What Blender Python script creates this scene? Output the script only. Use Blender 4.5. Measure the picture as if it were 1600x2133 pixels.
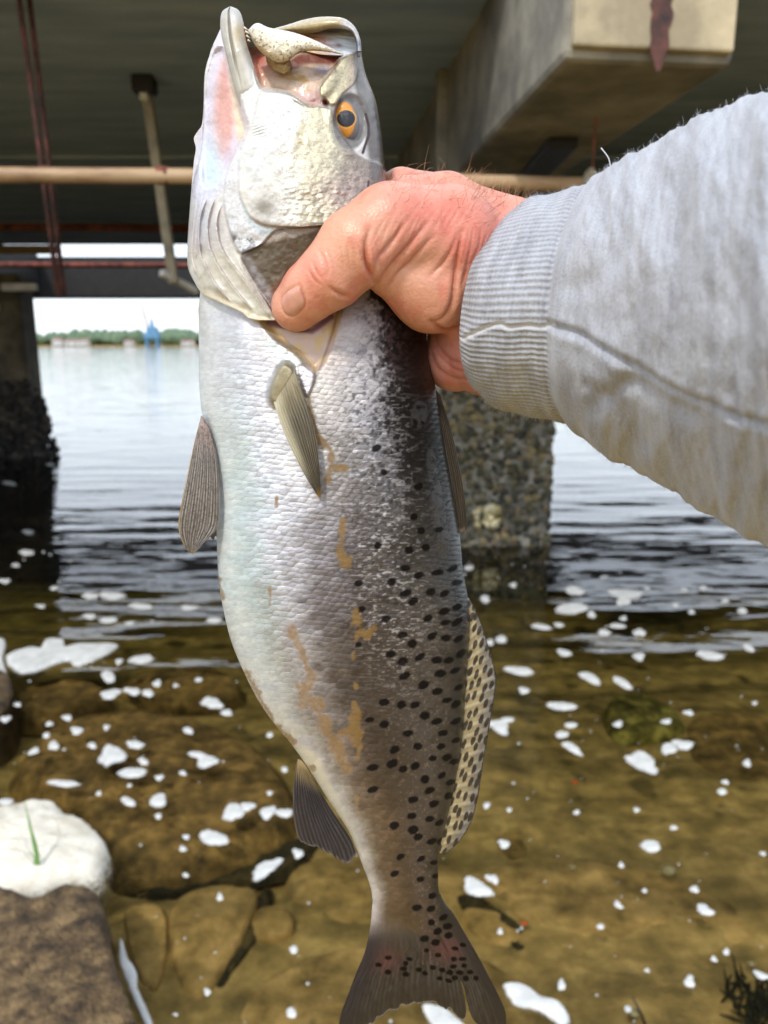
import bpy, math, random
import numpy as np
rng = np.random.default_rng(7); random.seed(7)
R = math.radians
sc = bpy.context.scene
for o in list(bpy.data.objects): bpy.data.objects.remove(o)

# ------------------------------------------------------------------ camera
CAM_H, PITCH, FPX = 1.9, R(12.3), 1603.0          # camera height above the water, pitch down, focal length in photo pixels
PW, PH = 1600.0, 2133.0
cd = bpy.data.cameras.new('camera'); cam = bpy.data.objects.new('camera', cd); sc.collection.objects.link(cam)
cam.location = (0, 0, CAM_H); cam.rotation_euler = (math.pi/2 - PITCH, 0, 0)
cd.sensor_fit = 'VERTICAL'; cd.sensor_height = 8.0; cd.lens = 8.0*FPX/PH
cd.clip_start = 0.01; cd.clip_end = 9000
cd.dof.use_dof = True; cd.dof.focus_distance = 0.335; cd.dof.aperture_fstop = 2.7
sc.camera = cam
# ------------------------------------------------------------------ world, sun, exposure
SUN_EL, SUN_AZ = R(50), R(205)       # azimuth clockwise from +Y (view direction): behind the camera, to its left
w = bpy.data.worlds.new('World'); sc.world = w; w.use_nodes = True
nt = w.node_tree; nt.nodes.clear()
sky = nt.nodes.new('ShaderNodeTexSky'); sky.sky_type = 'NISHITA'; sky.sun_disc = False
sky.sun_elevation = SUN_EL; sky.sun_rotation = SUN_AZ; sky.dust_density = 1.2; sky.air_density = 1.0; sky.ozone_density = 1.0
bg = nt.nodes.new('ShaderNodeBackground'); bg.inputs['Strength'].default_value = 0.15
wo = nt.nodes.new('ShaderNodeOutputWorld')
hs = nt.nodes.new('ShaderNodeHueSaturation'); hs.inputs['Saturation'].default_value = .5
nt.links.new(sky.outputs[0], hs.inputs['Color']); hz_mix = nt.nodes.new('ShaderNodeMix'); hz_mix.data_type = 'RGBA'; hz_mix.inputs[0].default_value = .55; hz_mix.inputs[7].default_value = (7.9, 8.6, 9.5, 1)   # thin even cloud veil
nt.links.new(hs.outputs[0], hz_mix.inputs[6]); nt.links.new(hz_mix.outputs[2], bg.inputs[0]); nt.links.new(bg.outputs[0], wo.inputs[0])
sd_ = bpy.data.lights.new('sun', 'SUN'); sd_.energy = 1.5; sd_.angle = R(5); sd_.color = (1, 0.95, 0.87)
sun = bpy.data.objects.new('sun', sd_); sc.collection.objects.link(sun)
sdir = np.array([math.sin(SUN_AZ)*math.cos(SUN_EL), math.cos(SUN_AZ)*math.cos(SUN_EL), math.sin(SUN_EL)])
from mathutils import Vector
sun.rotation_euler = Vector(sdir).to_track_quat('Z', 'Y').to_euler()
vs = sc.view_settings; vs.view_transform = 'Standard'; vs.look = 'None'; vs.exposure = 0.62; vs.gamma = 1; vs.use_curve_mapping = False
sc.render.engine = 'CYCLES'; cy = sc.cycles
cy.use_denoising = True; cy.max_bounces = 8; cy.diffuse_bounces = 4; cy.glossy_bounces = 4; cy.transmission_bounces = 4
cy.transparent_max_bounces = 8; cy.caustics_reflective = False; cy.caustics_refractive = False; cy.sample_clamp_indirect = 6
cy.use_adaptive_sampling = True; cy.adaptive_threshold = 0.015

# ------------------------------------------------------------------ pixel <-> place
C0 = np.array([0, 0, CAM_H]); RT = np.array([1., 0, 0])
FW = np.array([0, math.cos(PITCH), -math.sin(PITCH)]); UP = np.array([0, math.sin(PITCH), math.cos(PITCH)])
def ray(px, py):
    px = np.asarray(px, float)[..., None]; py = np.asarray(py, float)[..., None]
    return FW + RT*(px-PW/2)/FPX + UP*(PH/2-py)/FPX
def onY(px, py, Y):
    r = ray(px, py); return C0 + r*(np.asarray(Y, float)/r[..., 1])[..., None]
def onz(px, py, z=0.0):
    r = ray(px, py); return C0 + r*((z-CAM_H)/r[..., 2])[..., None]
FISH_Y = 0.36                                      # the fish hangs at arm's reach before the lens
def F(px, py, w_mm): return onY(px, py, FISH_Y - np.asarray(w_mm, float)/1000.0)
def project(P):
    d = P - C0; z = d@FW
    return PW/2 + FPX*(d@RT)/z, PH/2 - FPX*(d@UP)/z

# ------------------------------------------------------------------ small maths
def lin(c):
    c = np.asarray(c, float)/255.0
    return np.where(c <= 0.04045, c/12.92, ((c+0.055)/1.055)**2.4)
def sstep(a, b, x):
    t = np.clip((x-a)/(b-a), 0, 1); return t*t*(3-2*t)
def _hash(ix, iy, iz, seed):
    h = (ix.astype(np.int64)*374761393 + iy.astype(np.int64)*668265263 + iz.astype(np.int64)*2147483647 + seed*974634777) & 0xffffffff
    h = ((h ^ (h >> 13))*1274126177) & 0xffffffff
    return ((h ^ (h >> 16)) & 0xffff)/65535.0
def vnoise(x, y, z=None, seed=0):
    if z is None: z = np.zeros_like(x)
    ix, iy, iz = np.floor(x), np.floor(y), np.floor(z)
    fx, fy, fz = x-ix, y-iy, z-iz
    fx, fy, fz = fx*fx*(3-2*fx), fy*fy*(3-2*fy), fz*fz*(3-2*fz)
    r = 0
    for a in (0, 1):
        for b in (0, 1):
            for c in (0, 1):
                wt = (fx if a else 1-fx)*(fy if b else 1-fy)*(fz if c else 1-fz)
                r = r + wt*_hash(ix+a, iy+b, iz+c, seed)
    return r
def fbm(x, y, z=None, seed=0, oct=4):
    r, a, f, s = 0, 0.5, 1.0, 0
    for i in range(oct):
        r = r + a*vnoise(x*f, y*f, None if z is None else z*f, seed+i*17); s += a; a *= .5; f *= 2.03
    return r/s
def spline(pts, n, closed=False):
    """Catmull-Rom through pts, sampled uniformly by arc length, n points"""
    P = np.asarray(pts, float)
    if closed: Q = np.vstack([P[-1], P, P[0], P[1]])
    else: Q = np.vstack([2*P[0]-P[1], P, 2*P[-1]-P[-2]])
    out = []
    for i in range(1, len(Q)-2):
        p0, p1, p2, p3 = Q[i-1], Q[i], Q[i+1], Q[i+2]
        t = np.linspace(0, 1, 16, endpoint=False)[:, None]
        out.append(0.5*((2*p1)+(-p0+p2)*t+(2*p0-5*p1+4*p2-p3)*t**2+(-p0+3*p1-3*p2+p3)*t**3))
    out = np.vstack(out + [Q[-2][None]])
    d = np.r_[0, np.cumsum(np.linalg.norm(np.diff(out, axis=0), axis=1))]
    s = np.linspace(0, d[-1], n, endpoint=not closed)
    return np.stack([np.interp(s, d, out[:, k]) for k in range(P.shape[1])], 1)
def pl_dist(x, y, pts):
    """distance to a polyline, and position 0..1 along it"""
    pts = np.asarray(pts, float); best = np.full(x.shape, 1e9); par = np.zeros(x.shape)
    n = len(pts)-1
    for i in range(n):
        a, b = pts[i], pts[i+1]; d = b-a; L = d@d+1e-9
        h = np.clip(((x-a[0])*d[0]+(y-a[1])*d[1])/L, 0, 1)
        q = np.hypot(x-a[0]-h*d[0], y-a[1]-h*d[1])
        m = q < best; best = np.where(m, q, best); par = np.where(m, (i+h)/n, par)
    return best, par
def poly_sd(x, y, poly, smooth=True):
    """signed distance to a closed outline in pixels, negative inside"""
    p = spline(poly, max(24, len(poly)*5), True) if smooth else np.asarray(poly, float)
    lo, hi = p.min(0)-40, p.max(0)+40
    out = np.full(x.shape, 60.0)
    m = (x > lo[0]) & (x < hi[0]) & (y > lo[1]) & (y < hi[1])
    if not m.any(): return out
    X, Y = x[m], y[m]
    d, _ = pl_dist(X, Y, np.vstack([p, p[:1]]))
    ins = np.zeros(X.shape, bool); n = len(p); j = n-1
    for i in range(n):
        yi, yj, xi, xj = p[i, 1], p[j, 1], p[i, 0], p[j, 0]
        if yi != yj:
            c = ((yi > Y) != (yj > Y)) & (X < (xj-xi)*(Y-yi)/(yj-yi)+xi); ins ^= c
        j = i
    out[m] = np.where(ins, -d, d)
    return out
def inside(x, y, poly, soft=3.0, smooth=True): return sstep(soft, -soft, poly_sd(x, y, poly, smooth))
def gauss(x, y, cx, cy, rx, ry, a=0):
    ca, sa = math.cos(R(a)), math.sin(R(a)); dx, dy = x-cx, y-cy
    return np.exp(-(((dx*ca+dy*sa)/rx)**2 + ((-dx*sa+dy*ca)/ry)**2))

# ------------------------------------------------------------------ objects
COL = sc.collection
def link_mesh(name, V, quads=None, tris=None, mat=None, parent=None, smooth=True, uv=None, attrs=None):
    me = bpy.data.meshes.new(name)
    V = np.asarray(V, np.float32); me.vertices.add(len(V)); me.vertices.foreach_set('co', V.ravel())
    parts, starts, off = [], [], 0
    for a, k in ((quads, 4), (tris, 3)):
        if a is not None and len(a):
            a = np.asarray(a, np.int32); parts.append(a.ravel()); starts.append(off+np.arange(len(a))*k); off += a.size
    if parts:
        lo = np.concatenate(parts); st = np.concatenate(starts)
        me.loops.add(len(lo)); me.loops.foreach_set('vertex_index', lo)
        me.polygons.add(len(st)); me.polygons.foreach_set('loop_start', st.astype(np.int32))
        me.update(calc_edges=True); me.validate()
        me.polygons.foreach_set('use_smooth', np.full(len(me.polygons), smooth))
        if uv is not None:
            ul = me.uv_layers.new(name='UVMap'); vi = np.empty(len(me.loops), np.int32); me.loops.foreach_get('vertex_index', vi)
            ul.data.foreach_set('uv', np.asarray(uv, np.float32)[vi].ravel())
    for k, v in (attrs or {}).items():
        at = me.attributes.new(k, 'FLOAT_COLOR', 'POINT'); v = np.asarray(v, np.float32)
        if v.shape[1] == 3 and k == 'prm': v = np.c_[v, np.full(len(v), .35, np.float32)]
        if v.shape[1] == 3: v = np.c_[v, np.ones(len(v), np.float32)]
        at.data.foreach_set('color', v.ravel())
    me.update()
    o = bpy.data.objects.new(name, me); COL.objects.link(o)
    if mat: me.materials.append(mat)
    if parent: o.parent = parent
    return o
def place(o, loc):
    """put a mesh object's origin at loc without moving its shape"""
    loc = Vector(loc); o.data.transform(__import__('mathutils').Matrix.Translation(-loc)); o.location = loc; return o
def tag(o, label=None, cat=None, group=None, kind=None):
    if label: o['label'] = label
    if cat: o['category'] = cat
    if group: o['group'] = group
    if kind: o['kind'] = kind
    return o
def empty(name, loc, label=None, cat=None, group=None):
    o = bpy.data.objects.new(name, None); COL.objects.link(o); o.location = loc; o.empty_display_size = .05
    return tag(o, label, cat, group)
def child(o, parent):
    o.parent = parent; o.matrix_parent_inverse = __import__('mathutils').Matrix.Translation(-parent.location); return o
def grid_quads(nr, nc, off=0, wrap=False):
    i = np.arange(nr-1)[:, None]*nc; j = np.arange(nc if wrap else nc-1)[None]
    jn = (j+1) % nc
    return (np.stack([i+j, i+jn, i+nc+jn, i+nc+j], -1).reshape(-1, 4)+off)
class MB:
    def __init__(s): s.v, s.q, s.t, s.n = [], [], [], 0
    def add(s, V, q=None, t=None):
        V = np.asarray(V, float); s.v.append(V)
        if q is not None and len(q): s.q.append(np.asarray(q)+s.n)
        if t is not None and len(t): s.t.append(np.asarray(t)+s.n)
        s.n += len(V)
    def box(s, c, size, ax=None, bev=0.0):
        """bevelled box: centre, full size, axes rows"""
        ax = np.eye(3) if ax is None else np.asarray(ax, float); h = np.asarray(size, float)/2; b = min(bev, h.min()*.49)
        if b <= 0:
            P = np.array([[x, y, z] for x in (-1, 1) for y in (-1, 1) for z in (-1, 1)])*h
            s.add(np.asarray(c)+P@ax, [[0, 1, 3, 2], [4, 6, 7, 5], [0, 4, 5, 1], [2, 3, 7, 6], [0, 2, 6, 4], [1, 5, 7, 3]]); return
        bm = __import__('bmesh').new(); __import__('bmesh').ops.create_cube(bm, size=1)
        for v in bm.verts: v.co = Vector((v.co.x*2*h[0], v.co.y*2*h[1], v.co.z*2*h[2]))
        __import__('bmesh').ops.bevel(bm, geom=bm.edges[:], offset=b, segments=2, affect='EDGES', profile=.5)
        bm.verts.index_update(); P = np.array([v.co[:] for v in bm.verts])
        s.add(np.asarray(c)+P@ax, [[v.index for v in f.verts] for f in bm.faces if len(f.verts) == 4], [[v.index for v in f.verts] for f in bm.faces if len(f.verts) == 3]); bm.free()
    def tube(s, pts, r, n=10, cap=True):
        pts = np.asarray(pts, float); r = np.broadcast_to(np.asarray(r, float), (len(pts),))
        T = np.gradient(pts, axis=0); T /= np.linalg.norm(T, axis=1)[:, None]+1e-12
        ref = np.array([0, 0, 1.]) if abs(T[0, 2]) < .9 else np.array([1., 0, 0]); V = []
        a = np.linspace(0, 2*np.pi, n, endpoint=False)
        for p, t, rr in zip(pts, T, r):
            u = np.cross(t, ref); u /= np.linalg.norm(u); v = np.cross(t, u)
            V.append(p+rr*(np.cos(a)[:, None]*u+np.sin(a)[:, None]*v))
        V = np.vstack(V); m = len(pts); t = []
        if cap:
            V = np.vstack([V, pts[0], pts[-1]])
            t = [[m*n, (k+1) % n, k] for k in range(n)] + [[m*n+1, (m-1)*n+k, (m-1)*n+(k+1) % n] for k in range(n)]
        s.add(V, grid_quads(m, n, 0, True), t)
    def build(s, name, mat, parent=None, smooth=False):
        o = link_mesh(name, np.vstack(s.v), np.vstack(s.q) if s.q else None, np.vstack(s.t) if s.t else None, mat, None, smooth)
        if parent: child(o, parent)
        return o

# ------------------------------------------------------------------ materials
def nodes(name):
    m = bpy.data.materials.new(name); m.use_nodes = True; t = m.node_tree; b = t.nodes['Principled BSDF']
    return m, t, b, t.nodes['Material Output']
def N(t, kind, **kw):
    n = t.nodes.new('ShaderNode'+kind)
    for k, v in kw.items():
        if k in n.inputs: n.inputs[k].default_value = v
        else: setattr(n, k, v)
    return n
def noise_mat(name, c1, c2, scale=5, rough=.8, bump=.3, bscale=None, c3=None, stretch=(1, 1, 1), detail=6, lo=.35, hi=.65, metallic=0, dist=.02, coords='Object'):
    m, t, b, _ = nodes(name); L = t.links.new
    tc = N(t, 'TexCoord'); mp = N(t, 'Mapping'); mp.inputs['Scale'].default_value = stretch
    L(tc.outputs[coords], mp.inputs[0])
    n1 = N(t, 'TexNoise'); n1.inputs['Scale'].default_value = scale; n1.inputs['Detail'].default_value = detail; n1.inputs['Roughness'].default_value = .62
    L(mp.outputs[0], n1.inputs['Vector'])
    cr = N(t, 'ValToRGB'); e = cr.color_ramp.elements
    e[0].position = lo; e[0].color = (*lin(c1), 1); e[1].position = hi; e[1].color = (*lin(c2), 1)
    if c3: x = e.new((lo+hi)/2); x.color = (*lin(c3), 1)
    L(n1.outputs[0], cr.inputs[0]); L(cr.outputs[0], b.inputs['Base Color'])
    b.inputs['Roughness'].default_value = rough; b.inputs['Metallic'].default_value = metallic
    n2 = N(t, 'TexNoise'); n2.inputs['Scale'].default_value = bscale or scale*6; n2.inputs['Detail'].default_value = 5
    L(mp.outputs[0], n2.inputs['Vector'])
    bp = N(t, 'Bump'); bp.inputs['Strength'].default_value = bump; bp.inputs['Distance'].default_value = dist
    L(n2.outputs[0], bp.inputs['Height']); L(bp.outputs[0], b.inputs['Normal'])
    return m

# ================================================================== SETTING
# ------------------------------------------------------------------ ground: shore behind the lens, river bed in front, one sheet
def bed_z(x, y):
    z = np.interp(y, [-3000, -40, -3, -.5, .6, 1.2, 2.0, 3.2, 5, 8, 15, 60, 600, 690, 705, 760, 6000],
                     [6, 3, .8, .45, .12, -.08, -.17, -.23, -.33, -.62, -1.8, -5, -6, -3, .6, 1.2, 8])
    f = np.clip(1-(np.abs(y-3)/9), 0, 1)
    z = z + f*(fbm(x*1.1+9, y*1.1, seed=3)-.5)*.16 + f*(fbm(x*5, y*5, seed=5)-.5)*.03
    return z
def axis(vals, steps):
    out = []
    for a, b, n in zip(vals[:-1], vals[1:], steps): out.append(np.linspace(a, b, n, endpoint=False))
    return np.r_[np.concatenate(out), vals[-1]]
gx = axis([-3500, -120, -12, -2.5, 2.5, 12, 120, 3500], [6, 12, 24, 160, 24, 12, 6])
gy = axis([-3000, -60, -4, 1.0, 5.0, 10, 60, 640, 780, 6000], [5, 10, 16, 130, 40, 24, 12, 24, 6])
GX, GY = np.meshgrid(gx, gy)
M_bed = noise_mat('river_bed_silt', (126, 106, 60), (198, 166, 102), scale=7, rough=.9, bump=.7, bscale=60, c3=(162, 134, 78), dist=.01)
g = link_mesh('ground', np.stack([GX, GY, bed_z(GX, GY)], -1).reshape(-1, 3), grid_quads(*GX.shape), None, M_bed)
tag(g, 'brown silty river bed rising to the shore', kind='structure')

# ------------------------------------------------------------------ water
def water_material():
    m, t, b, out = nodes('river_water'); L = t.links.new; t.nodes.remove(b)
    tc = N(t, 'TexCoord')
    def layer(scale, st, detail, seed):
        mp = N(t, 'Mapping'); mp.inputs['Scale'].default_value = st; mp.inputs['Location'].default_value = (seed, seed*.7, 0); L(tc.outputs['Object'], mp.inputs[0])
        n = N(t, 'TexNoise'); n.inputs['Scale'].default_value = scale; n.inputs['Detail'].default_value = detail; n.inputs['Roughness'].default_value = .5
        L(mp.outputs[0], n.inputs['Vector']); return n.outputs[0]
    a = layer(1.0, (.5, 1.9, 1), 1.5, 3.1); c = layer(1.0, (3.2, 9.0, 1), 1.5, 8.3)
    b1 = N(t, 'Bump'); b1.inputs['Strength'].default_value = 1; b1.inputs['Distance'].default_value = .034; L(a, b1.inputs['Height'])
    b2 = N(t, 'Bump'); b2.inputs['Strength'].default_value = 1; b2.inputs['Distance'].default_value = .0032; L(c, b2.inputs['Height']); L(b1.outputs[0], b2.inputs['Normal'])
    fr = N(t, 'Fresnel'); fr.inputs['IOR'].default_value = 1.52; L(b2.outputs[0], fr.inputs['Normal'])
    gl = N(t, 'BsdfGlossy'); gl.inputs['Roughness'].default_value = .03; gl.inputs['Color'].default_value = (1, 1, 1, 1); L(b2.outputs[0], gl.inputs['Normal'])
    tr = N(t, 'BsdfTransparent'); tr.inputs['Color'].default_value = (.97, .96, .92, 1)
    mx = N(t, 'MixShader'); L(fr.outputs[0], mx.inputs[0]); L(tr.outputs[0], mx.inputs[1]); L(gl.outputs[0], mx.inputs[2])
    L(mx.outputs[0], out.inputs['Surface'])
    va = N(t, 'VolumeAbsorption'); va.inputs['Color'].default_value = (.45, .53, .26, 1); va.inputs['Density'].default_value = .85
    L(va.outputs[0], out.inputs['Volume'])
    return m
M_water = water_material()
wm = MB(); wm.box((0, 1500-1.0, -5.0), (6500, 4600, 10.0))
wo_ = wm.build('river_water', M_water); tag(wo_, 'calm river water, clear brown shallows and pale rippled surface', kind='structure')

# ------------------------------------------------------------------ concrete materials
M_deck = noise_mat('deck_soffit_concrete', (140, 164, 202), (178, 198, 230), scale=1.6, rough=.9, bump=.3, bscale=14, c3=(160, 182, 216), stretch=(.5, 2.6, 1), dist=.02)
M_conc = noise_mat('pale_concrete', (150, 140, 118), (205, 190, 158), scale=2.2, rough=.88, bump=.35, bscale=22, c3=(182, 170, 142), dist=.012)
M_conc_d = noise_mat('grey_concrete', (92, 90, 84), (150, 146, 134), scale=2.4, rough=.9, bump=.35, bscale=20, c3=(122, 119, 110), dist=.012)
M_conc_k = noise_mat('dark_concrete', (58, 54, 46), (112, 102, 84), scale=2.4, rough=.9, bump=.35, bscale=20, c3=(82, 76, 64), dist=.012)  # darker tone than the other concrete, for the left column
M_black = noise_mat('black_steel', (14, 14, 15), (30, 28, 28), scale=6, rough=.7, bump=.15)
M_rust = noise_mat('rusty_steel', (70, 34, 26), (150, 86, 70), scale=9, rough=.85, bump=.4, c3=(112, 58, 46), dist=.01)
M_rust_d = noise_mat('dark_rusty_steel', (40, 26, 24), (104, 58, 48), scale=7, rough=.9, bump=.4, c3=(66, 38, 34), dist=.01)
M_pipe = noise_mat('tan_pipe_paint', (112, 84, 60), (178, 152, 120), scale=3.5, rough=.55, bump=.1, c3=(158, 130, 98), stretch=(.6, 3, 3), lo=.3, hi=.6)
M_galv = noise_mat('weathered_pole', (120, 114, 98), (170, 160, 136), scale=6, rough=.6, bump=.15)
M_white = noise_mat('white_paint', (190, 190, 186), (226, 226, 222), scale=6, rough=.6, bump=.1)
M_stain = noise_mat('rust_stain', (34, 16, 16), (96, 52, 40), scale=14, rough=.6, bump=.25)

# ------------------------------------------------------------------ bridge
ZD, ZB = CAM_H+1.9, CAM_H+1.14            # soffit of the deck, soffit of the beams
br = empty('bridge', (0, 9, ZB), 'low concrete bridge crossing overhead with dark board-marked soffit', 'bridge')
# deck slab: cast in board-marked strips, each its own panel with a recessed joint
y0, y1 = 4.3, 15.9
edges = np.arange(y0, y1+.01, 1.45)
for k, (a, b) in enumerate(zip(edges[:-1], edges[1:])):
    mb = MB(); mb.box((0, (a+b)/2, ZD+.2+.012*(k % 3)), (60, b-a-.02, .4), bev=.012); mb.build('deck_panel', M_deck, br)
mb = MB(); mb.box((0, (y0+y1)/2, ZD+.46), (60, y1-y0, .08)); mb.build('deck_fill', M_deck, br)
# big beam with its pale end face
pl, pr = onz(1168, 131, ZB), onz(1541, 131, ZB)
u = np.array([-.112, 1, 0.]); u /= np.linalg.norm(u); v = np.array([u[1], -u[0], 0])
bw = abs((pr-pl)@v); bc = (pl+pr)/2; BL = 12.0
ax = np.stack([v, u, [0, 0, 1]])
mb = MB(); mb.box(bc+u*BL/2+np.array([0, 0, .44]), (bw, BL, .88), ax, bev=.035)
beam = mb.build('beam', M_conc_d, br)
mb = MB(); mb.box(bc-u*.012+np.array([0, 0, .45]), (bw-.05, .05, .82), ax, bev=.02); mb.build('beam_end', M_conc, br)['label'] = 'pale cream beam end with a dark rust streak'
st = onY(1368, 60, bc[1]); mb = MB()
rs_ = np.random.default_rng(3); zz = np.linspace(-.172, .6, 26); wl = .035+.02*rs_.random(26)+.02*np.clip(zz/.6, 0, 1); wl[:4] *= [.25, .5, .7, .9]; wr = .03+.022*rs_.random(26); wr[:4] *= [.2, .4, .75, .9]
base_ = st-u*.0385; Vr = np.vstack([np.stack([base_+v*(-a)+np.array([0, 0, z]), base_+v*b_+np.array([0, 0, z])]) for a, b_, z in zip(wl, wr, zz)]); Vr = np.vstack([Vr, Vr-u*.003]); nq = grid_quads(26, 2)
mb.add(Vr, np.vstack([nq, nq[:, ::-1]+52])); mb.build('rust_streak', M_stain, br)
# haunch beside the beam, and the second beam off to the right
mb = MB(); hp = bc-v*(bw/2+.03)+u*2.6; mb.box(hp+np.array([0, 0, .4]), (.08, .12, .74), ax, bev=.015); mb.build('pilaster', M_conc_d, br)
mb = MB(); mb.box(bc+v*3.6+u*(BL/2+1.2)+np.array([0, 0, .44]), (bw, BL, .88), ax, bev=.035); mb.build('beam', M_conc_d, br)
mb = MB(); mb.box(bc-v*9+u*(BL/2+1.2)+np.array([0, 0, .44]), (bw, BL, .88), ax, bev=.035); mb.build('beam', M_conc_d, br)
# black bar added for the shaded soffit slot, and a thin hanging rod
a, b = onz(1175, 296, ZB-.03), onz(1112, 366, ZB-.03); d = b-a; Ld = np.linalg.norm(d); d /= Ld
mb = MB(); mb.box((a+b)/2, (.17, Ld, .06), np.stack([[d[1], -d[0], 0], d, [0, 0, 1]]), bev=.015); mb.build('slot_shade_bar', M_black, br)
a = onz(1241, 244, ZB); mb = MB(); mb.tube([a+[0, 0, .02], onY(1236, 330, a[1]), onY(1232, 372, a[1])], .006, 6); mb.build('hanging_rod', M_rust, br)
mb = MB(); mb.tube([onY(1232, 350, a[1]), onY(1231, 362, a[1]), onY(1230, 385, a[1])], [.012, .035, .045], 10); mb.build('insulator', M_galv, br)
# far edge: the girder beyond the slit of sky
mb = MB(); mb.box((0, 20.4, ZB+.5), (80, .7, .98), bev=.03); mb.build('far_girder', M_black, br)
mb = MB(); mb.box((-16.6, 18.2, ZD-.15), (16, 3.6, .9)); mb.build('far_girder', M_black, br)
# columns, the pile with its barnacle crust, standing in the water
shell_protos = []
def shell(seed):
    r = np.random.default_rng(seed); n, m = 7, 4
    th = np.linspace(0, 2*np.pi, n, endpoint=False); ph = np.linspace(.15, np.pi-.15, m)
    T, Ph = np.meshgrid(th, ph); rr = 1+.35*(r.random(T.shape)-.5)
    V = np.stack([np.sin(Ph)*np.cos(T)*rr, np.sin(Ph)*np.sin(T)*rr, np.cos(Ph)*rr*.6], -1).reshape(-1, 3)
    return V, grid_quads(m, n, 0, True)
shell_protos = [shell(s) for s in range(12)]
def crust_material():
    m, t, b, _ = nodes('oyster_crust'); L = t.links.new
    at = N(t, 'Attribute'); at.attribute_name = 'col'; L(at.outputs['Color'], b.inputs['Base Color']); b.inputs['Roughness'].default_value = .85
    tc = N(t, 'TexCoord'); n = N(t, 'TexNoise'); n.inputs['Scale'].default_value = 90; L(tc.outputs['Object'], n.inputs[0])
    bp = N(t, 'Bump'); bp.inputs['Strength'].default_value = .6; bp.inputs['Distance'].default_value = .01; L(n.outputs[0], bp.inputs['Height']); L(bp.outputs[0], b.inputs['Normal'])
    return m
M_crust = crust_material()
def crust(name, faces, count, size, palette, parent, seed):
    """faces: list of (origin, edge vector a, edge vector b, normal)"""
    r = np.random.default_rng(seed); Vs, Qs, Cs, n = [], [], [], 0
    ar = np.array([np.linalg.norm(np.cross(f[1], f[2])) for f in faces]); ar /= ar.sum()
    for k in range(count):
        o, a, b, nn = faces[r.choice(len(faces), p=ar)]; V, q = shell_protos[r.integers(12)]
        s = size*(.45+1.1*r.random()**2); A = r.normal(size=3); A /= np.linalg.norm(A)
        X = np.cross(nn, A); X /= np.linalg.norm(X)+1e-9; Y = np.cross(nn, X)
        pos = o+a*r.random()+b*r.random()+nn*s*.1
        W = pos+(V*s)@np.stack([X*(1+.5*r.random()), Y, np.asarray(nn)*(.7+.8*r.random())])
        c = lin(palette[r.integers(len(palette))])*(.85+.9*r.random())
        Vs.append(W); Qs.append(q+n); Cs.append(np.tile(c, (len(W), 1))); n += len(W)
    o = link_mesh(name, np.vstack(Vs), np.vstack(Qs), None, M_crust, None, True, attrs={'col': np.vstack(Cs)})
    child(o, parent); o['kind'] = 'stuff'; return o
PAL = [(74, 70, 54), (96, 90, 66), (58, 56, 48), (120, 108, 76), (86, 84, 72), (116, 102, 78), (50, 50, 44), (108, 104, 92), (66, 64, 46)]
YC = 7.15
xr_ = onY(1150, 1120, YC)[0]; CWd = 1.16; xc = xr_-CWd/2-.03
col = empty('bridge_column', (xc, YC+.5, -1.0), 'square column crusted with oysters standing in the water under the beam', 'column', 'columns carrying the bridge')
mb = MB(); mb.box((xc, YC+.52, (ZB-1.2)/2), (CWd, 1.0, ZB+1.2-.01), bev=.04); mb.build('shaft', M_conc_d, col)
L_, Rr, H_ = xc-CWd/2, xc+CWd/2, 2.1
Fs = [((L_, YC+.02, -.6), np.array([CWd, 0, 0]), np.array([0, 0, H_]), np.array([0, -1., 0])),
      ((Rr, YC+.02, -.6), np.array([0, 1., 0]), np.array([0, 0, H_]), np.array([1., 0, 0])),
      ((L_, YC+.02, -.6), np.array([0, 1., 0]), np.array([0, 0, H_]), np.array([-1., 0, 0]))]
crust('oyster_crust', [(np.array(a), b, c, d) for a, b, c, d in Fs], 5600, .027, PAL, col, 11)
pale = crust('pale_barnacles', [(np.array(onY(985, 1095, YC-.02)), np.array([.26, 0, 0]), np.array([0, 0, .16]), np.array([0, -1., 0]))], 26, .04, [(205, 195, 160), (180, 170, 130), (150, 140, 100)], col, 12)
# left column
YL = 13.2; xl_r = onY(44, 660, YL)[0]; WL = 1.5; xcl = xl_r-WL/2
cl = empty('bridge_column', (xcl, YL+.5, -1.8), 'dark column with black growth at its foot and pale cap near the far girder', 'column', 'columns carrying the bridge')
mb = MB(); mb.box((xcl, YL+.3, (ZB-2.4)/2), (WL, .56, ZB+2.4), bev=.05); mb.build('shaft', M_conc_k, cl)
mb = MB(); mb.box((xcl-.15, YL-.02, onY(20, 640, YL)[2]), (WL*.75, .1, .12), bev=.02); mb.build('cap_band', M_white, cl)
Fs = [((xcl-WL/2, YL, -.6), np.array([WL, 0, 0]), np.array([0, 0, 1.9]), np.array([0, -1., 0])), ((xcl+WL/2, YL, -.6), np.array([0, .56, 0]), np.array([0, 0, 1.75]), np.array([1., 0, 0])), ((xcl-WL/2, YL-.12, -.6), np.array([WL+.22, 0, 0]), np.array([.1, 0, 1.2]), np.array([0, -1., 0])), ((xcl+WL/2+.06, YL-.1, -.6), np.array([.26, .4, 0]), np.array([-.12, 0, 1.25]), np.array([1., 0, 0]))]
crust('oyster_crust', [(np.array(a), b, c, d) for a, b, c, d in Fs], 1500, .06, [(40, 38, 36), (56, 52, 48), (30, 30, 30), (70, 64, 58)], cl, 13)
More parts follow.
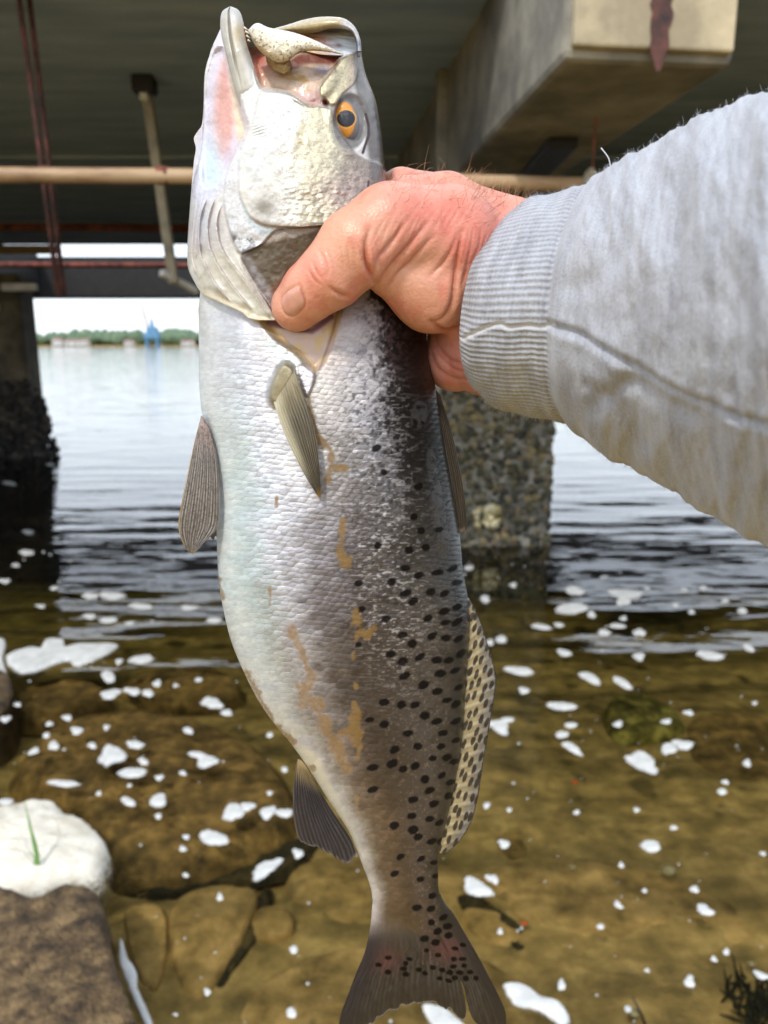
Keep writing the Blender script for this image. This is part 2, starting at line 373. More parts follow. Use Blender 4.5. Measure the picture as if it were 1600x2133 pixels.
# pipes, hangers and rods under the deck
YP = 4.4
def line_thing(name, label, cat, mat, pts, r, n=12, group=None):
    mb = MB(); mb.tube(pts, r, n); o = mb.build(name, mat, None, True); place(o, np.mean(pts, 0)); return tag(o, label, cat, group)
pp = empty('water_pipe', onY(400, 364, YP), 'tan painted pipe running level below the bridge soffit', 'pipe')
mb = MB(); mb.tube([onY(x, y, YP+yo) for x, y, yo in ((-2600, 352, -.3), (-400, 362, -.1), (400, 367, 0), (1200, 384, .25), (2600, 404, .6))], .0405, 16); mb.build('pipe', M_pipe, pp, True)
for x, y in ((97, 364), (340, 366)):
    c = onY(x, y, YP); mb = MB(); mb.tube([c-[.03, 0, 0], c+[.03, 0, 0]], .047, 16); mb.build('clamp', M_rust, pp, True)
hz = ZD/1.0
ha = onz(302, 165, ZD); hb = onY(362, 590, ha[1])
hg = empty('hanger_pole', hb, 'weathered hanger pole with bracket on the soffit and white crossbar at its foot', 'hanger')
d = hb-ha; Ld = np.linalg.norm(d); d /= Ld; sx = np.cross(d, [0, 1, 0]); sx /= np.linalg.norm(sx)
mb = MB(); mb.box((ha+hb)/2, (.07, .07, Ld), np.stack([sx, np.cross(d, sx), d]), bev=.008); mb.build('pole', M_galv, hg)
mb = MB(); mb.box(ha+[0, -.02, -.05], (.16, .16, .12), bev=.02); mb.build('bracket', M_black, hg)
mb = MB(); mb.box(ha+[0, -.04, -.13], (.06, .06, .06), bev=.01); mb.build('bolt', M_white, hg)
a, b = onY(336, 568, ha[1]-.1), onY(408, 606, ha[1]+.25); dd = (b-a)/np.linalg.norm(b-a); s2 = np.cross(dd, [0, 0, 1]); s2 /= np.linalg.norm(s2)
mb = MB(); mb.box((a+b)/2, (.05, np.linalg.norm(b-a), .05), np.stack([s2, dd, np.cross(s2, dd)]), bev=.006); mb.build('crossbar', M_white, hg)
for k, (xa, xb) in enumerate((((40, 122)), ((62, 134)))):
    Yr = 4.72+.1*k
    line_thing('hanging_rod', ('rusty rod hanging farther from the hanger pole, one of a close pair', 'rusty rod hanging nearer the hanger pole, one of a close pair')[k], 'rod', M_rust_d, [onY(xa-8, -60, Yr), onY((xa+xb)/2, 300, Yr), onY(xb, 618, Yr)], .016, 8, 'pair of rusty hanging rods')
line_thing('rusty_conduit', 'rusty conduit along the soffit just above the slit of sky', 'conduit', M_rust, [onY(-1500, 468, 12.2), onY(252, 474, 12.2), onY(420, 476, 12.2)], .055, 10)
line_thing('rusty_conduit', 'rusty conduit in front of the far black girder, below the slit of sky', 'conduit', M_rust, [onY(-1500, 546, 17.0), onY(395, 553, 17.0), onY(900, 556, 17.0)], .06, 10)
mb = MB(); mb.box(onY(60, 520, 15.0), (1.1, .1, .16), bev=.02); tag(place(mb.build('pipe_stub', M_pipe), onY(60, 520, 15.0)), 'short pale pipe stub at the end of the sky slit', 'pipe')
mb = MB(); mb.box(onY(40, 598, 12.6), (.55, .1, .12), bev=.03); tag(place(mb.build('light_fitting', M_white), onY(40, 598, 12.6)), 'small white fitting above the dark left column', 'fitting')

# ------------------------------------------------------------------ far bank: wood, houses, crane
YB = 700.0
def leaf_mat(name, c1, c2): return noise_mat(name, c1, c2, scale=.25, rough=.9, bump=.6, bscale=.8, dist=1.0)
M_tree = leaf_mat('hazed_far_foliage', (78, 100, 80), (112, 132, 104))  # leaf tones paled, distance haze put into the colour
Vs, Qs, n = [], [], 0; r = np.random.default_rng(4)
for k in range(760):
    x = -520+1040*r.random(); y = YB+18+60*r.random(); h = 8+4*r.random()+5*vnoise(np.array(x/40.), np.array(0.), seed=2)
    rad = 5+5*r.random(); th = np.linspace(0, 2*np.pi, 9, endpoint=False); ph = np.linspace(0, 1, 6)
    T, P = np.meshgrid(th, ph); rr = rad*np.sin(np.clip(P*.86+.12, 0, 1)*np.pi)*(1+.5*(r.random(T.shape)-.5))
    Vs.append(np.stack([x+rr*np.cos(T), y+rr*np.sin(T), .8+h*P*(1+.12*(r.random(T.shape)-.5))], -1).reshape(-1, 3)); Qs.append(grid_quads(6, 9, n, True)); n += 54
tag(link_mesh('far_wood', np.vstack(Vs), np.vstack(Qs), None, M_tree), 'green wood lining the far bank of the river', 'trees', kind='stuff')
M_roof = noise_mat('far_roof', (120, 96, 88), (150, 120, 108), scale=.3, rough=.8, bump=0)
M_glass = noise_mat('far_window', (40, 50, 60), (60, 70, 82), scale=.3, rough=.2, bump=0)
for k, (px, wd, hh_, lab) in enumerate(((122, 9, 4.6, 'small white house at the left end of the far bank'), (152, 13, 3.6, 'long low white shed on the far bank beside the small house'), (176, 8, 4.0, 'white house on the far bank right of the long shed'), (270, 8, 3.2, 'pale hut on the far bank left of the blue crane'), (392, 11, 3.2, 'low pale shed on the far bank right of the blue crane'))):
    c = onY(px, 712, YB+6); x = c[0]
    e = empty('far_house', (x, YB+6, .7), lab, 'house')
    mb = MB(); mb.box((x, YB+6, .7+hh_/2), (wd, 7, hh_)); mb.build('wall', M_white, e)
    mb = MB(); z = .7+hh_; mb.add([[x-wd/2-.4, YB+2.2, z], [x+wd/2+.4, YB+2.2, z], [x+wd/2+.4, YB+9.8, z], [x-wd/2-.4, YB+9.8, z], [x-wd/2-.4, YB+6, z+2], [x+wd/2+.4, YB+6, z+2]], [[0, 1, 5, 4], [2, 3, 4, 5], [0, 3, 2, 1]], [[0, 4, 3], [1, 2, 5]]); mb.build('roof', M_roof, e)
    for s in (-.28, .28):
        mb = MB(); mb.box((x+s*wd, YB+2.47, .7+hh_*.55), (1.3, .08, 1.3)); mb.build('window', M_glass, e)
M_blue = noise_mat('hazed_blue_crane_paint', (78, 128, 166), (104, 152, 184), scale=.3, rough=.5, bump=0)  # crane blue with the far haze mixed into it
M_boom = noise_mat('pale_boom_paint', (186, 178, 168), (214, 206, 196), scale=.3, rough=.5, bump=0)
cx = onY(318, 712, YB-4)[0]; cr = empty('harbour_crane', (cx, YB-4, .6), 'blue harbour crane with pale raised boom on the far bank', 'crane')
for sx in (-4.6, 4.6):
    for sy in (-3, 3):
        mb = MB(); mb.box((cx+sx, YB-4+sy, 3.6), (1.7, 1.7, 7)); mb.build('leg', M_blue, cr)
mb = MB(); mb.box((cx, YB-4, 9.2), (13.5, 9, 5.2), bev=.4); mb.build('portal', M_blue, cr)
mb = MB(); mb.box((cx+.4, YB-4, 14.2), (9, 7, 5), bev=.4); mb.build('machine_house', M_blue, cr)
mb = MB(); mb.tube([[cx+.5, YB-4, 16], [cx+.2, YB-4, 24.5]], [2.2, .9], 6); mb.build('mast', M_blue, cr)
tip = onY(294, 634, YB-4); mb = MB(); base = np.array([cx-3.0, YB-4, 14.5])
for o in ([1, 0, 0], [-1, 0, 0], [0, 1, .5]): mb.tube([base+np.array(o)*.9, tip+np.array(o)*.5], .75, 5)
for k in range(14):
    q0 = base+(tip-base)*k/14; q1 = base+(tip-base)*(k+1)/14; s = (-1)**k; mb.tube([q0+[s*.9, 0, 0], q1-[s*.8, 0, 0]], .22, 4)
mb.build('boom', M_boom, cr)
mb = MB(); mb.tube([[cx+.2, YB-4, 24.3], tip], .15, 4); mb.build('cable', M_black, cr)

# ================================================================== FISH
def skin_material(name, metal_mul=1.0):
    """wet fish skin: colour and finish per point, overlapping scales as relief"""
    m, t, b, _ = nodes(name); L = t.links.new
    ca = N(t, 'Attribute'); ca.attribute_name = 'col'; pa = N(t, 'Attribute'); pa.attribute_name = 'prm'
    sp = N(t, 'SeparateColor'); L(pa.outputs['Color'], sp.inputs[0])
    uv = N(t, 'UVMap'); uv.uv_map = 'UVMap'
    wn = N(t, 'TexNoise'); wn.inputs['Scale'].default_value = .9; wn.inputs['Detail'].default_value = 1; L(uv.outputs[0], wn.inputs['Vector'])
    wv = N(t, 'VectorMath', operation='SCALE'); wv.inputs['Scale'].default_value = .35; L(wn.outputs['Color'], wv.inputs[0])
    ad = N(t, 'VectorMath', operation='ADD'); L(uv.outputs[0], ad.inputs[0]); L(wv.outputs[0], ad.inputs[1])
    # scales: cells of an even lattice, each tilted up towards its free edge
    vo = N(t, 'TexVoronoi'); vo.feature = 'F1'; vo.inputs['Scale'].default_value = 1.0; vo.inputs['Randomness'].default_value = .38
    L(ad.outputs[0], vo.inputs['Vector'])
    lo = N(t, 'VectorMath', operation='SUBTRACT'); L(ad.outputs[0], lo.inputs[0]); L(vo.outputs['Position'], lo.inputs[1])
    dt = N(t, 'VectorMath', operation='DOT_PRODUCT'); dt.inputs[1].default_value = (.1, 1.0, 0); L(lo.outputs[0], dt.inputs[0])
    dq = N(t, 'Math', operation='POWER'); dq.inputs[1].default_value = 2; L(vo.outputs['Distance'], dq.inputs[0])
    hh = N(t, 'Math', operation='SUBTRACT'); L(dt.outputs['Value'], hh.inputs[0]); L(dq.outputs[0], hh.inputs[1])
    bs = N(t, 'Bump'); bs.inputs['Distance'].default_value = .00042; L(sp.outputs[2], bs.inputs['Strength']); L(hh.outputs[0], bs.inputs['Height'])
    fn = N(t, 'TexNoise'); fn.inputs['Scale'].default_value = 4.2; fn.inputs['Detail'].default_value = 4; fn.inputs['Roughness'].default_value = .75; L(uv.outputs[0], fn.inputs['Vector'])
    b2 = N(t, 'Bump'); b2.inputs['Distance'].default_value = .00022; b2.inputs['Strength'].default_value = 1.0; L(fn.outputs[0], b2.inputs['Height']); L(bs.outputs[0], b2.inputs['Normal'])
    # per-scale and fine speckle variation, scale glitter put into the colour
    sv = N(t, 'SeparateColor'); L(vo.outputs['Color'], sv.inputs[0])
    m1 = N(t, 'MapRange'); m1.inputs['To Min'].default_value = .80; m1.inputs['To Max'].default_value = 1.2; L(sv.outputs[0], m1.inputs['Value'])
    m0 = N(t, 'Mix'); m0.data_type = 'FLOAT'; m0.inputs[2].default_value = 1.0; L(sp.outputs[2], m0.inputs[0]); L(m1.outputs[0], m0.inputs[3])
    sn = N(t, 'TexNoise'); sn.inputs['Scale'].default_value = 13; sn.inputs['Detail'].default_value = 3; L(uv.outputs[0], sn.inputs['Vector'])
    m2 = N(t, 'MapRange'); m2.inputs['From Min'].default_value = .3; m2.inputs['From Max'].default_value = .7; m2.inputs['To Min'].default_value = .70; m2.inputs['To Max'].default_value = 1.3; L(sn.outputs[0], m2.inputs['Value'])
    mm = N(t, 'Math', operation='MULTIPLY'); L(m0.outputs[0], mm.inputs[0]); L(m2.outputs[0], mm.inputs[1])
    vm = N(t, 'VectorMath', operation='SCALE'); L(ca.outputs['Color'], vm.inputs[0]); L(mm.outputs[0], vm.inputs['Scale'])
    L(vm.outputs[0], b.inputs['Base Color']); L(sp.outputs[0], b.inputs['Metallic']); L(sp.outputs[1], b.inputs['Roughness']); L(b2.outputs[0], b.inputs['Normal'])
    L(pa.outputs['Alpha'], b.inputs['Specular IOR Level']); cm = N(t, 'Math', operation='MULTIPLY'); cm.inputs[1].default_value = .75; L(pa.outputs['Alpha'], cm.inputs[0]); L(cm.outputs[0], b.inputs['Coat Weight']); b.inputs['Coat Roughness'].default_value = .07
    L(bs.outputs[0], b.inputs['Coat Normal'])
    return m
M_fish = skin_material('fish_skin')

XL = np.array([(96, 443), (150, 427), (219, 424), (300, 420), (391, 399), (469, 393), (531, 390), (562, 393), (590, 402), (620, 411), (700, 414), (800, 415), (867, 422), (950, 441), (1037, 451), (1103, 451), (1212, 456), (1295, 471), (1345, 485), (1402, 509), (1459, 538), (1507, 571), (1550, 607), (1601, 643), (1666, 684), (1727, 724), (1771, 744), (1796, 753), (1845, 771), (1880, 776), (1914, 774), (1960, 770), (2010, 775)], float)
XR = np.array([(96, 751), (110, 753), (150, 761), (175, 770), (205, 782), (240, 789), (290, 796), (340, 801), (385, 806), (420, 812), (470, 830), (560, 866), (620, 880), (666, 886), (744, 893), (810, 908), (906, 923), (994, 939), (1081, 953), (1125, 959), (1190, 965), (1240, 974), (1284, 978), (1333, 977), (1402, 972), (1475, 968), (1536, 964), (1589, 956), (1637, 948), (1690, 936), (1739, 924), (1780, 915), (1835, 913), (1862, 916), (1900, 924), (1960, 930), (2010, 928)], float)
HH = np.array([(96, 13), (150, 20), (250, 26), (350, 30), (470, 32), (560, 32), (700, 34), (900, 37), (1100, 38), (1300, 36), (1500, 29), (1600, 25), (1700, 20), (1800, 15), (1880, 10.5), (1920, 6.6), (1950, 3.4), (1985, 1.0), (2010, .5)], float)
def smooth_interp(T):
    s = spline(T, 600); o = np.argsort(s[:, 0]); s = s[o]
    return lambda y: np.interp(y, s[:, 0], s[:, 1])
fxl, fxr, fhh = smooth_interp(XL), smooth_interp(XR), smooth_interp(HH)
def Wbase(x, y, p=2.25):
    l, r = fxl(y), fxr(y); s = np.clip(np.abs(2*(x-l)/(r-l)-1), 0, 1)
    return fhh(y)*(1-s**p)**(1/p)
def fish_uv(x, y, sx=15.0, sy=10.5): return np.stack([x/sx+.5*(y-.12*x)/sy, (y-.12*x)/sy], -1)
def rows_patch(ys, xl, xr, nf, nb, wf, color_fn):
    """closed skin: front and mirrored back over rows of the outline"""
    t = (1-np.cos(np.linspace(0, np.pi, nf)))/2; tb = (1-np.cos(np.linspace(np.pi, 0, nb)))/2
    X = xl[:, None]+(xr-xl)[:, None]*t; Y = np.repeat(ys[:, None], nf, 1)
    w = wf(X, Y); Pf = F(X, Y, w)
    Xb = xl[:, None]+(xr-xl)[:, None]*tb[1:-1]; Yb = np.repeat(ys[:, None], nb-2, 1); Pb = F(Xb, Yb, -wf(Xb, Yb)-.05)
    V = np.concatenate([Pf, Pb], 1); nc = V.shape[1]; nr = len(ys)
    XX = np.concatenate([X, Xb], 1).ravel(); YY = np.concatenate([Y, Yb], 1).ravel()
    q = grid_quads(nr, nc, 0, True)[:, ::-1]
    V = V.reshape(-1, 3); tris = []
    for r_, flip in ((0, False), (nr-1, True)):
        c = V[r_*nc:(r_+1)*nc].mean(0); V = np.vstack([V, c]); k = len(V)-1
        XX = np.r_[XX, XX[r_*nc]]; YY = np.r_[YY, YY[r_*nc]]
        j = np.arange(nc); a, b = r_*nc+j, r_*nc+(j+1) % nc
        tris.append(np.stack([np.full(nc, k), a, b] if not flip else [np.full(nc, k), b, a], 1))
    col, prm = color_fn(XX, YY)
    return V, q, np.vstack(tris), col, prm, fish_uv(XX, YY)

# ---- colours of the trunk
GY_ = np.array([560, 650, 800, 950, 1100, 1250, 1400, 1550, 1700, 1850, 1990.])
GT_ = np.array([0, .12, .25, .4, .55, .72, .81, 1.])
GC = np.array([
 [(196, 198, 198), (190, 190, 190), (185, 180, 175), (176, 168, 160), (170, 150, 140), (120, 112, 112), (40, 36, 36), (22, 20, 20)],
 [(200, 202, 200), (192, 192, 192), (187, 182, 178), (180, 170, 162), (178, 160, 150), (150, 145, 147), (44, 38, 38), (20, 19, 19)],
 [(202, 207, 206), (196, 199, 199), (196, 193, 193), (186, 180, 168), (176, 170, 166), (168, 166, 172), (58, 52, 50), (18, 18, 18)],
 [(206, 211, 210), (192, 211, 209), (214, 214, 216), (200, 196, 190), (170, 160, 150), (160, 158, 162), (60, 54, 50), (22, 21, 20)],
 [(206, 213, 212), (186, 209, 209), (208, 208, 212), (182, 177, 180), (136, 124, 121), (122, 115, 112), (66, 60, 56), (34, 31, 29)],
 [(209, 215, 213), (182, 206, 207), (194, 194, 200), (152, 144, 145), (117, 105, 100), (105, 97, 92), (78, 71, 65), (42, 38, 35)],
 [(213, 217, 213), (196, 209, 213), (184, 184, 192), (138, 128, 125), (113, 100, 94), (103, 93, 87), (82, 74, 68), (48, 43, 39)],
 [(216, 216, 206), (192, 192, 197), (152, 143, 141), (117, 104, 97), (108, 96, 88), (98, 88, 80), (83, 74, 68), (52, 47, 42)],
 [(213, 211, 201), (187, 184, 182), (132, 117, 102), (118, 101, 83), (108, 94, 82), (95, 84, 76), (83, 73, 66), (56, 50, 45)],
 [(206, 201, 196), (167, 157, 147), (125, 108, 90), (115, 98, 80), (108, 92, 78), (97, 83, 73), (82, 70, 62), (52, 46, 42)],
 [(120, 100, 105), (110, 92, 88), (115, 100, 85), (110, 95, 78), (110, 92, 75), (95, 75, 68), (80, 62, 58), (46, 41, 43)]], float)
GC[:, 7] *= .5; GC[3:, 4:7] *= [.86, .87, .9]; GC[:, 1:4] *= [.97, .98, 1.01]; GC[:5, 6] *= [[.6], [.55], [.5], [.62], [.8]]; GC[4:8, 3:6] *= .82; GC[3, 4:6] *= .88; GC[1:3, 5] *= 1.08; GC[1:3, 4] *= 1.04; GC[:, :5] = GC[:, :5]*.93+.07*GC[:, :5].mean(-1, keepdims=True); GC[:, 1] = GC[:, 1]*.7+.3*GC[:, 1].mean(-1, keepdims=True)
GC = lin(GC)
def bilin(y, t):
    yi = np.clip(np.interp(y, GY_, np.arange(len(GY_))), 0, len(GY_)-1.001); ti = np.clip(np.interp(t, GT_, np.arange(len(GT_))), 0, len(GT_)-1.001)
    a, b = yi.astype(int), ti.astype(int); fy, ft = (yi-a)[:, None], (ti-b)[:, None]
    return GC[a, b]*(1-fy)*(1-ft)+GC[a+1, b]*fy*(1-ft)+GC[a, b+1]*(1-fy)*ft+GC[a+1, b+1]*fy*ft
S4 = [(805,160),(975,155),(1045,82),(1115,120),(1210,105),(1285,85),(1045,210),(1085,253),(1175,205),(1245,213),(1310,155),(820,293),(945,343),(1160,340),(1243,305),(1310,283),(1250,362),(1308,360),(1030,425),(805,475),(1080,470),(1182,430),(1253,440),(1318,445),(970,522),(1030,562),(1120,537),(1208,553),(1268,555),(1330,520),(1042,635),(1223,623),(1300,607),(1137,680),(1207,715),(1318,695),(935,770),(1025,783),(1095,783),(1257,760),(1305,780),(1145,838),(862,860),(937,883),(1205,868),(1305,867),(1057,930),(1237,928),(1303,965),(990,1013),(1107,997),(1228,997),(978,1085),(878,1105),(1033,1113),(1095,1097),(1185,1058),(1257,1053),(1297,1075),(1145,1165),(1232,1145),(1277,1180),(878,1217),(1170,1222),(1268,1250),(1083,1270),(1190,1290),(1078,1352),(1170,1368),(1220,1388),(987,1402),(1085,1424),(1110,1460),(1180,1483),(1230,1483),(1020,1562),(1125,1572),(1190,1590)]
S3 = [(1015,762),(1050,878),(1215,945),(1195,1090),(1020,1225),(1170,1247),(1250,1235),(1228,1155),(1313,1150)]
S5 = [(762,755),(920,790),(1000,690),(1010,770),(993,890),(897,963),(983,968),(985,1052),(1060,1020),(1025,1105),(1085,1075),(1090,1130),(945,1150),(1010,1172),(955,1220),(850,1273),(830,1300),(815,1332),(910,1338),(725,1265),(665,1308),(722,1352),(1025,1250),(1130,1210),(1122,1273),(1173,1273),(1118,1318),(1183,1313),(1157,1355),(1220,1352),(1097,1355),(1127,1388),(1035,1390),(1255,1390),(1195,1392),(1090,1405),(1050,1340),(995,1325),(945,1360),(830,1365),(1178,1188)]
SPOTS = [(420+.40625*x, 1150+.40625*y) for x, y in S4]+[(340+.4375*x, 600+.4375*y) for x, y in S3]+[(560+.34375*x, 1560+.34375*y) for x, y in S5]
def spot_mask(x, y):
    m = np.zeros(x.shape); r = np.random.default_rng(21); j = 2.2*(fbm(x/5, y/5, seed=31, oct=2)-.5)
    for cx, cy in SPOTS:
        edge = np.clip((fxr(cy)-cx)/60, .8, 1) if cy < 1840 else 1.0; big = 1.0 if cy < 1780 else (.82 if cy < 1965 else .62)
        if cx < 775 and cy < 1790: big *= .8
        a = (9.0+4*r.random())*big*(.8 if cy < 1170 else 1); b = (6.8+2.4*r.random())*big*edge; an = R(-35+30*r.random() if cy < 1960 else -5+20*r.random())
        s = (np.abs(x-cx) < 26) & (np.abs(y-cy) < 26)
        if not s.any(): continue
        dx, dy = x[s]-cx, y[s]-cy; ca, sa = math.cos(an), math.sin(an)
        q = np.sqrt(((dx*ca+dy*sa)/a)**2+((-dx*sa+dy*ca)/b)**2)+j[s]*.16
        m[s] = np.maximum(m[s], sstep(1.3, .75, q))
    return m
def c4(l): return [(420+.40625*x, 1150+.40625*y) for x, y in l]
def c3(l): return [(340+.4375*x, 600+.4375*y) for x, y in l]
MUD = [(c4([(455,385),(500,470),(535,580),(560,650)]), 8.5), (c4([(560,650),(530,700),(520,740),(570,780)]), 15), (c4([(580,780),(610,830),(640,900)]), 14), (c4([(640,900),(690,990),(730,1080),(735,1110)]), 11.5),
       (c4([(795,830),(800,880),(790,950)]), 13), (c4([(700,930),(760,910)]), 6), (c4([(780,770),(782,800)]), 5), (c4([(790,310),(792,360)]), 9), (c4([(790,450),(800,410),(850,430),(880,380)]), 6.5), (c4([(776,520),(776,545)]), 5), (c4([(715,20),(740,50)]), 10),
       (c4([(85,140),(110,240)]), 4), (c4([(232,625),(262,690),(300,770),(370,880),(465,972)]), 7), (c4([(350,180),(350,270)]), 4), (c4([(790,680),(792,690)]), 4), (c4([(815,1000),(795,1060)]), 3.5), (c4([(795,1250),(797,1350)]), 3.5), (c4([(565,1105),(575,1120)]), 5), (c4([(515,1095),(530,1110)]), 6),
       (c3([(740,710),(800,770),(800,840),(780,920)]), 6), (c3([(800,850),(860,860)]), 7), (c3([(855,1110),(850,1200),(850,1310)]), 7), (c3([(690,530),(720,660),(760,760)]), 4.5), (c3([(540,1000),(540,1040)]), 3)]
def mud_mask(x, y):
    m = np.zeros(x.shape); n1 = fbm(x/14, y/14, seed=41, oct=4)
    for pts, wd in MUD:
        P = np.asarray(pts); s = (x > P[:, 0].min()-30) & (x < P[:, 0].max()+30) & (y > P[:, 1].min()-30) & (y < P[:, 1].max()+30)
        if not s.any(): continue
        d, _ = pl_dist(x[s], y[s], P); m[s] = np.maximum(m[s], sstep(wd*1.5, wd*.45, d+(n1[s]-.5)*wd*2.6))
    return m
def mixc(c, col, m): return c+(lin(col)-c)*np.asarray(m)[:, None]
def trunk_color(x, y):
    l, r = fxl(y), fxr(y); t = np.clip((x-l)/(r-l), 0, 1)
    j = (fbm(x/30, y/22, seed=51)-.5)*.16+(fbm(x/6, y/6, seed=52, oct=3)-.5)*.14*sstep(.3, .6, t)
    c = bilin(y, np.clip(t+j, 0, 1))
    n = fbm(x/7, y/5, seed=53, oct=3)
    # bright flecks of single scales where silver meets the dark back
    band = np.exp(-((t-.68)/.14)**2)*sstep(700, 850, y)*sstep(1560, 1250, y)
    fl = sstep(.60, .72, fbm(x/10, y/3.6, seed=54, oct=2))*band
    c = mixc(c, (196, 194, 198), fl*.62)
    fl2 = sstep(.66, .74, fbm(x/5, y/4, seed=57, oct=2))*sstep(.5, .62, t)*sstep(.98, .85, t)*sstep(1150, 1300, y)
    c = mixc(c, (170, 160, 148), fl2*.22)
    dk = sstep(.60, .70, fbm(x/8, y/4.5, seed=58, oct=2))*band
    c = mixc(c, (44, 40, 38), dk*.7)
    c = c*(1+.35*(n-.5))[:, None]
    # nape purplish, gill opening, flap behind it
    c = mixc(c, (92, 70, 72), .55*gauss(x, y, 800, 700, 46, 90)*sstep(.45, .7, fbm(x/6, y/6, seed=59, oct=2)))
    g_ = inside(x, y, [(540, 660), (600, 660), (700, 630), (706, 668), (688, 735), (660, 775), (640, 760), (610, 725), (570, 700)], 6)
    c = mixc(c, (192, 168, 158), g_*.9); c = mixc(c, (196, 170, 110), g_*sstep(.45, .65, fbm(x/22, y/22, seed=63))*.7)
    d, _ = pl_dist(x, y, [(536, 668), (570, 690), (602, 722), (640, 748), (655, 768)]); c = mixc(c, (176, 140, 62), .75*sstep(13, 0, d+14*(fbm(x/12, y/12, seed=60)-.5)))
    d, _ = pl_dist(x, y, [(560, 672), (610, 684), (650, 690), (690, 660)]); c = mixc(c, (120, 82, 96), sstep(10, 2, d))
    d, _ = pl_dist(x, y, [(706, 640), (694, 690), (676, 740), (655, 800)]); c = mixc(c, (80, 62, 44), sstep(4, 1, d)*.4)
    c = mixc(c, (186, 200, 196), gauss(x, y, 600, 742, 55, 16, 35)*.7)
    # fleshy base of the pectoral fin and the bright scale beside it
    pb = inside(x, y, [(588, 757), (612, 768), (614, 800), (600, 838), (578, 848), (560, 828), (568, 790)], 5)
    c = mixc(c, (150, 140, 106), pb*.85); fl_ = inside(x, y, [(620, 765), (640, 762), (655, 778), (652, 800), (640, 825), (630, 805)], 3)
    c = mixc(c, (205, 200, 205), fl_)
    # white skin by the vent
    c = mixc(c, (216, 212, 196), inside(x, y, [(617, 1555), (660, 1575), (700, 1660), (735, 1730), (748, 1775), (690, 1690), (640, 1610)], 9))
    sm = spot_mask(x, y); halo = 0
    c = mixc(c, (13, 11, 12), sm*.96)
    mu = mud_mask(x, y); c = mixc(c, (130, 99, 38), mu*.86*(.76+.6*(fbm(x/5, y/5, seed=62, oct=3)-.3)).clip(.4, .95))
    silver = sstep(.88, .6, t)*(.34+.34*sstep(.05, .22, t)*sstep(.75, .45, t))+.06
    met = np.clip(silver+.35*fl+.3*fl2, 0, .72)*(1-.95*sm)*(1-mu)*(1-.7*g_)
    met = met*np.clip(.35+.65*sstep(.02, .2, t), 0, 1)
    rgh = .34+.05*n-.06*sstep(.78, .95, t)+.3*mu+.2*sm
    scl = .85*sstep(620, 760, y)*sstep(1990, 1850, y)*(1-.75*sm)*(1-.6*mu)*(1-g_)*(1-pb)*np.clip(.35+sstep(.05, .3, t), 0, 1)*(1-.55*sstep(.45, .6, t)*sstep(1250, 1500, y))
    gp = np.maximum(inside(x, y, [(865, 838), (884, 838), (890, 865), (880, 888), (862, 896), (855, 872)], 3), inside(x, y, [(892, 935), (905, 945), (924, 1050), (936, 1150), (914, 1150), (900, 1040), (889, 970)], 4))*sstep(.38, .5, fbm(x/9, y/9, seed=66)); rgh = rgh-.2*gp; scl = scl*(1-gp); c = mixc(c, (84, 84, 88), gp*.35*(1-sm))  # wet patches: smoother, with their sky sheen put in as grey
    c = c*.93
    return c, np.stack([met, rgh, scl, .38*(1-.8*sm)*(1-.45*sstep(.72, .85, t)*sstep(1100, 900, y))], 1)
def trunk_w(x, y):
    w = Wbase(x, y)
    w = w-4.5*sstep(700, 600, y)*np.clip(w/20, 0, 1)
    pb = inside(x, y, [(588, 757), (612, 768), (614, 800), (600, 838), (578, 848), (560, 828), (568, 790)], 9)*3.5
    fl_ = inside(x, y, [(620, 765), (640, 762), (655, 778), (652, 800), (640, 825), (630, 805)], 4)*1.5
    gl = -3.0*inside(x, y, [(545, 655), (600, 655), (700, 630), (700, 668), (682, 735), (655, 770), (620, 735), (570, 700)], 10)
    rel = (fbm(x/60, y/60, seed=71)-.5)*1.2*np.clip(w/10, 0, 1)
    return np.maximum(w+pb+fl_+gl+rel*(np.abs(w) > .5), 0)
ys = np.arange(505, 2010.1, 2.0)
trunk = rows_patch(ys, fxl(ys)+sstep(650, 590, ys)*10, fxr(ys), 330, 60, trunk_w, trunk_color)

# ---- head
def k1(l): return [(360+.3125*x, .3125*y) for x, y in l]
HXL = smooth_interp(np.array([(96, 443), (150, 427), (219, 424), (258, 421), (272, 413), (288, 404), (309, 408), (337, 404), (391, 399), (469, 393), (531, 390), (562, 393), (587, 405), (610, 420), (624, 446), (638, 478), (650, 504), (661, 516), (667, 538)], float))
HXR = smooth_interp(np.array([(96, 751), (110, 753), (150, 761), (175, 770), (205, 782), (240, 789), (290, 796), (340, 801), (385, 806), (420, 812), (470, 828), (515, 822), (545, 760), (580, 690), (620, 625), (650, 592), (668, 582)], float))
CHEEK = [(545, 188), (575, 186), (605, 194), (640, 214), (668, 222), (690, 228), (700, 262), (735, 312), (760, 330), (800, 350), (812, 430), (760, 452), (716, 461), (694, 467), (641, 473), (579, 473), (541, 466), (516, 444), (500, 406), (497, 369), (500, 328), (513, 284), (525, 262)]
FLANGE = [(513, 282), (490, 318), (476, 350), (468, 385), (466, 420), (472, 455), (481, 490), (491, 514), (502, 527), (528, 518), (548, 506), (560, 492), (585, 474), (640, 460), (620, 400), (560, 330)]
OPERC = [(502, 527), (548, 506), (566, 486), (600, 474), (690, 466), (735, 470), (760, 500), (700, 540), (640, 590), (600, 640), (582, 668), (560, 640), (536, 600), (514, 562)]
SNOUT = [(745, 100), (730, 112), (717, 115), (707, 124), (697, 139), (681, 155), (670, 171), (664, 186), (665, 197), (678, 205), (684, 216), (698, 218), (706, 208), (716, 193), (738, 174), (746, 150), (744, 120)]
MOUTH = [(517, 90), (531, 140), (546, 183), (580, 188), (610, 196), (645, 218), (664, 214), (662, 186), (672, 168), (698, 136), (712, 118), (742, 104), (752, 92), (640, 80)]
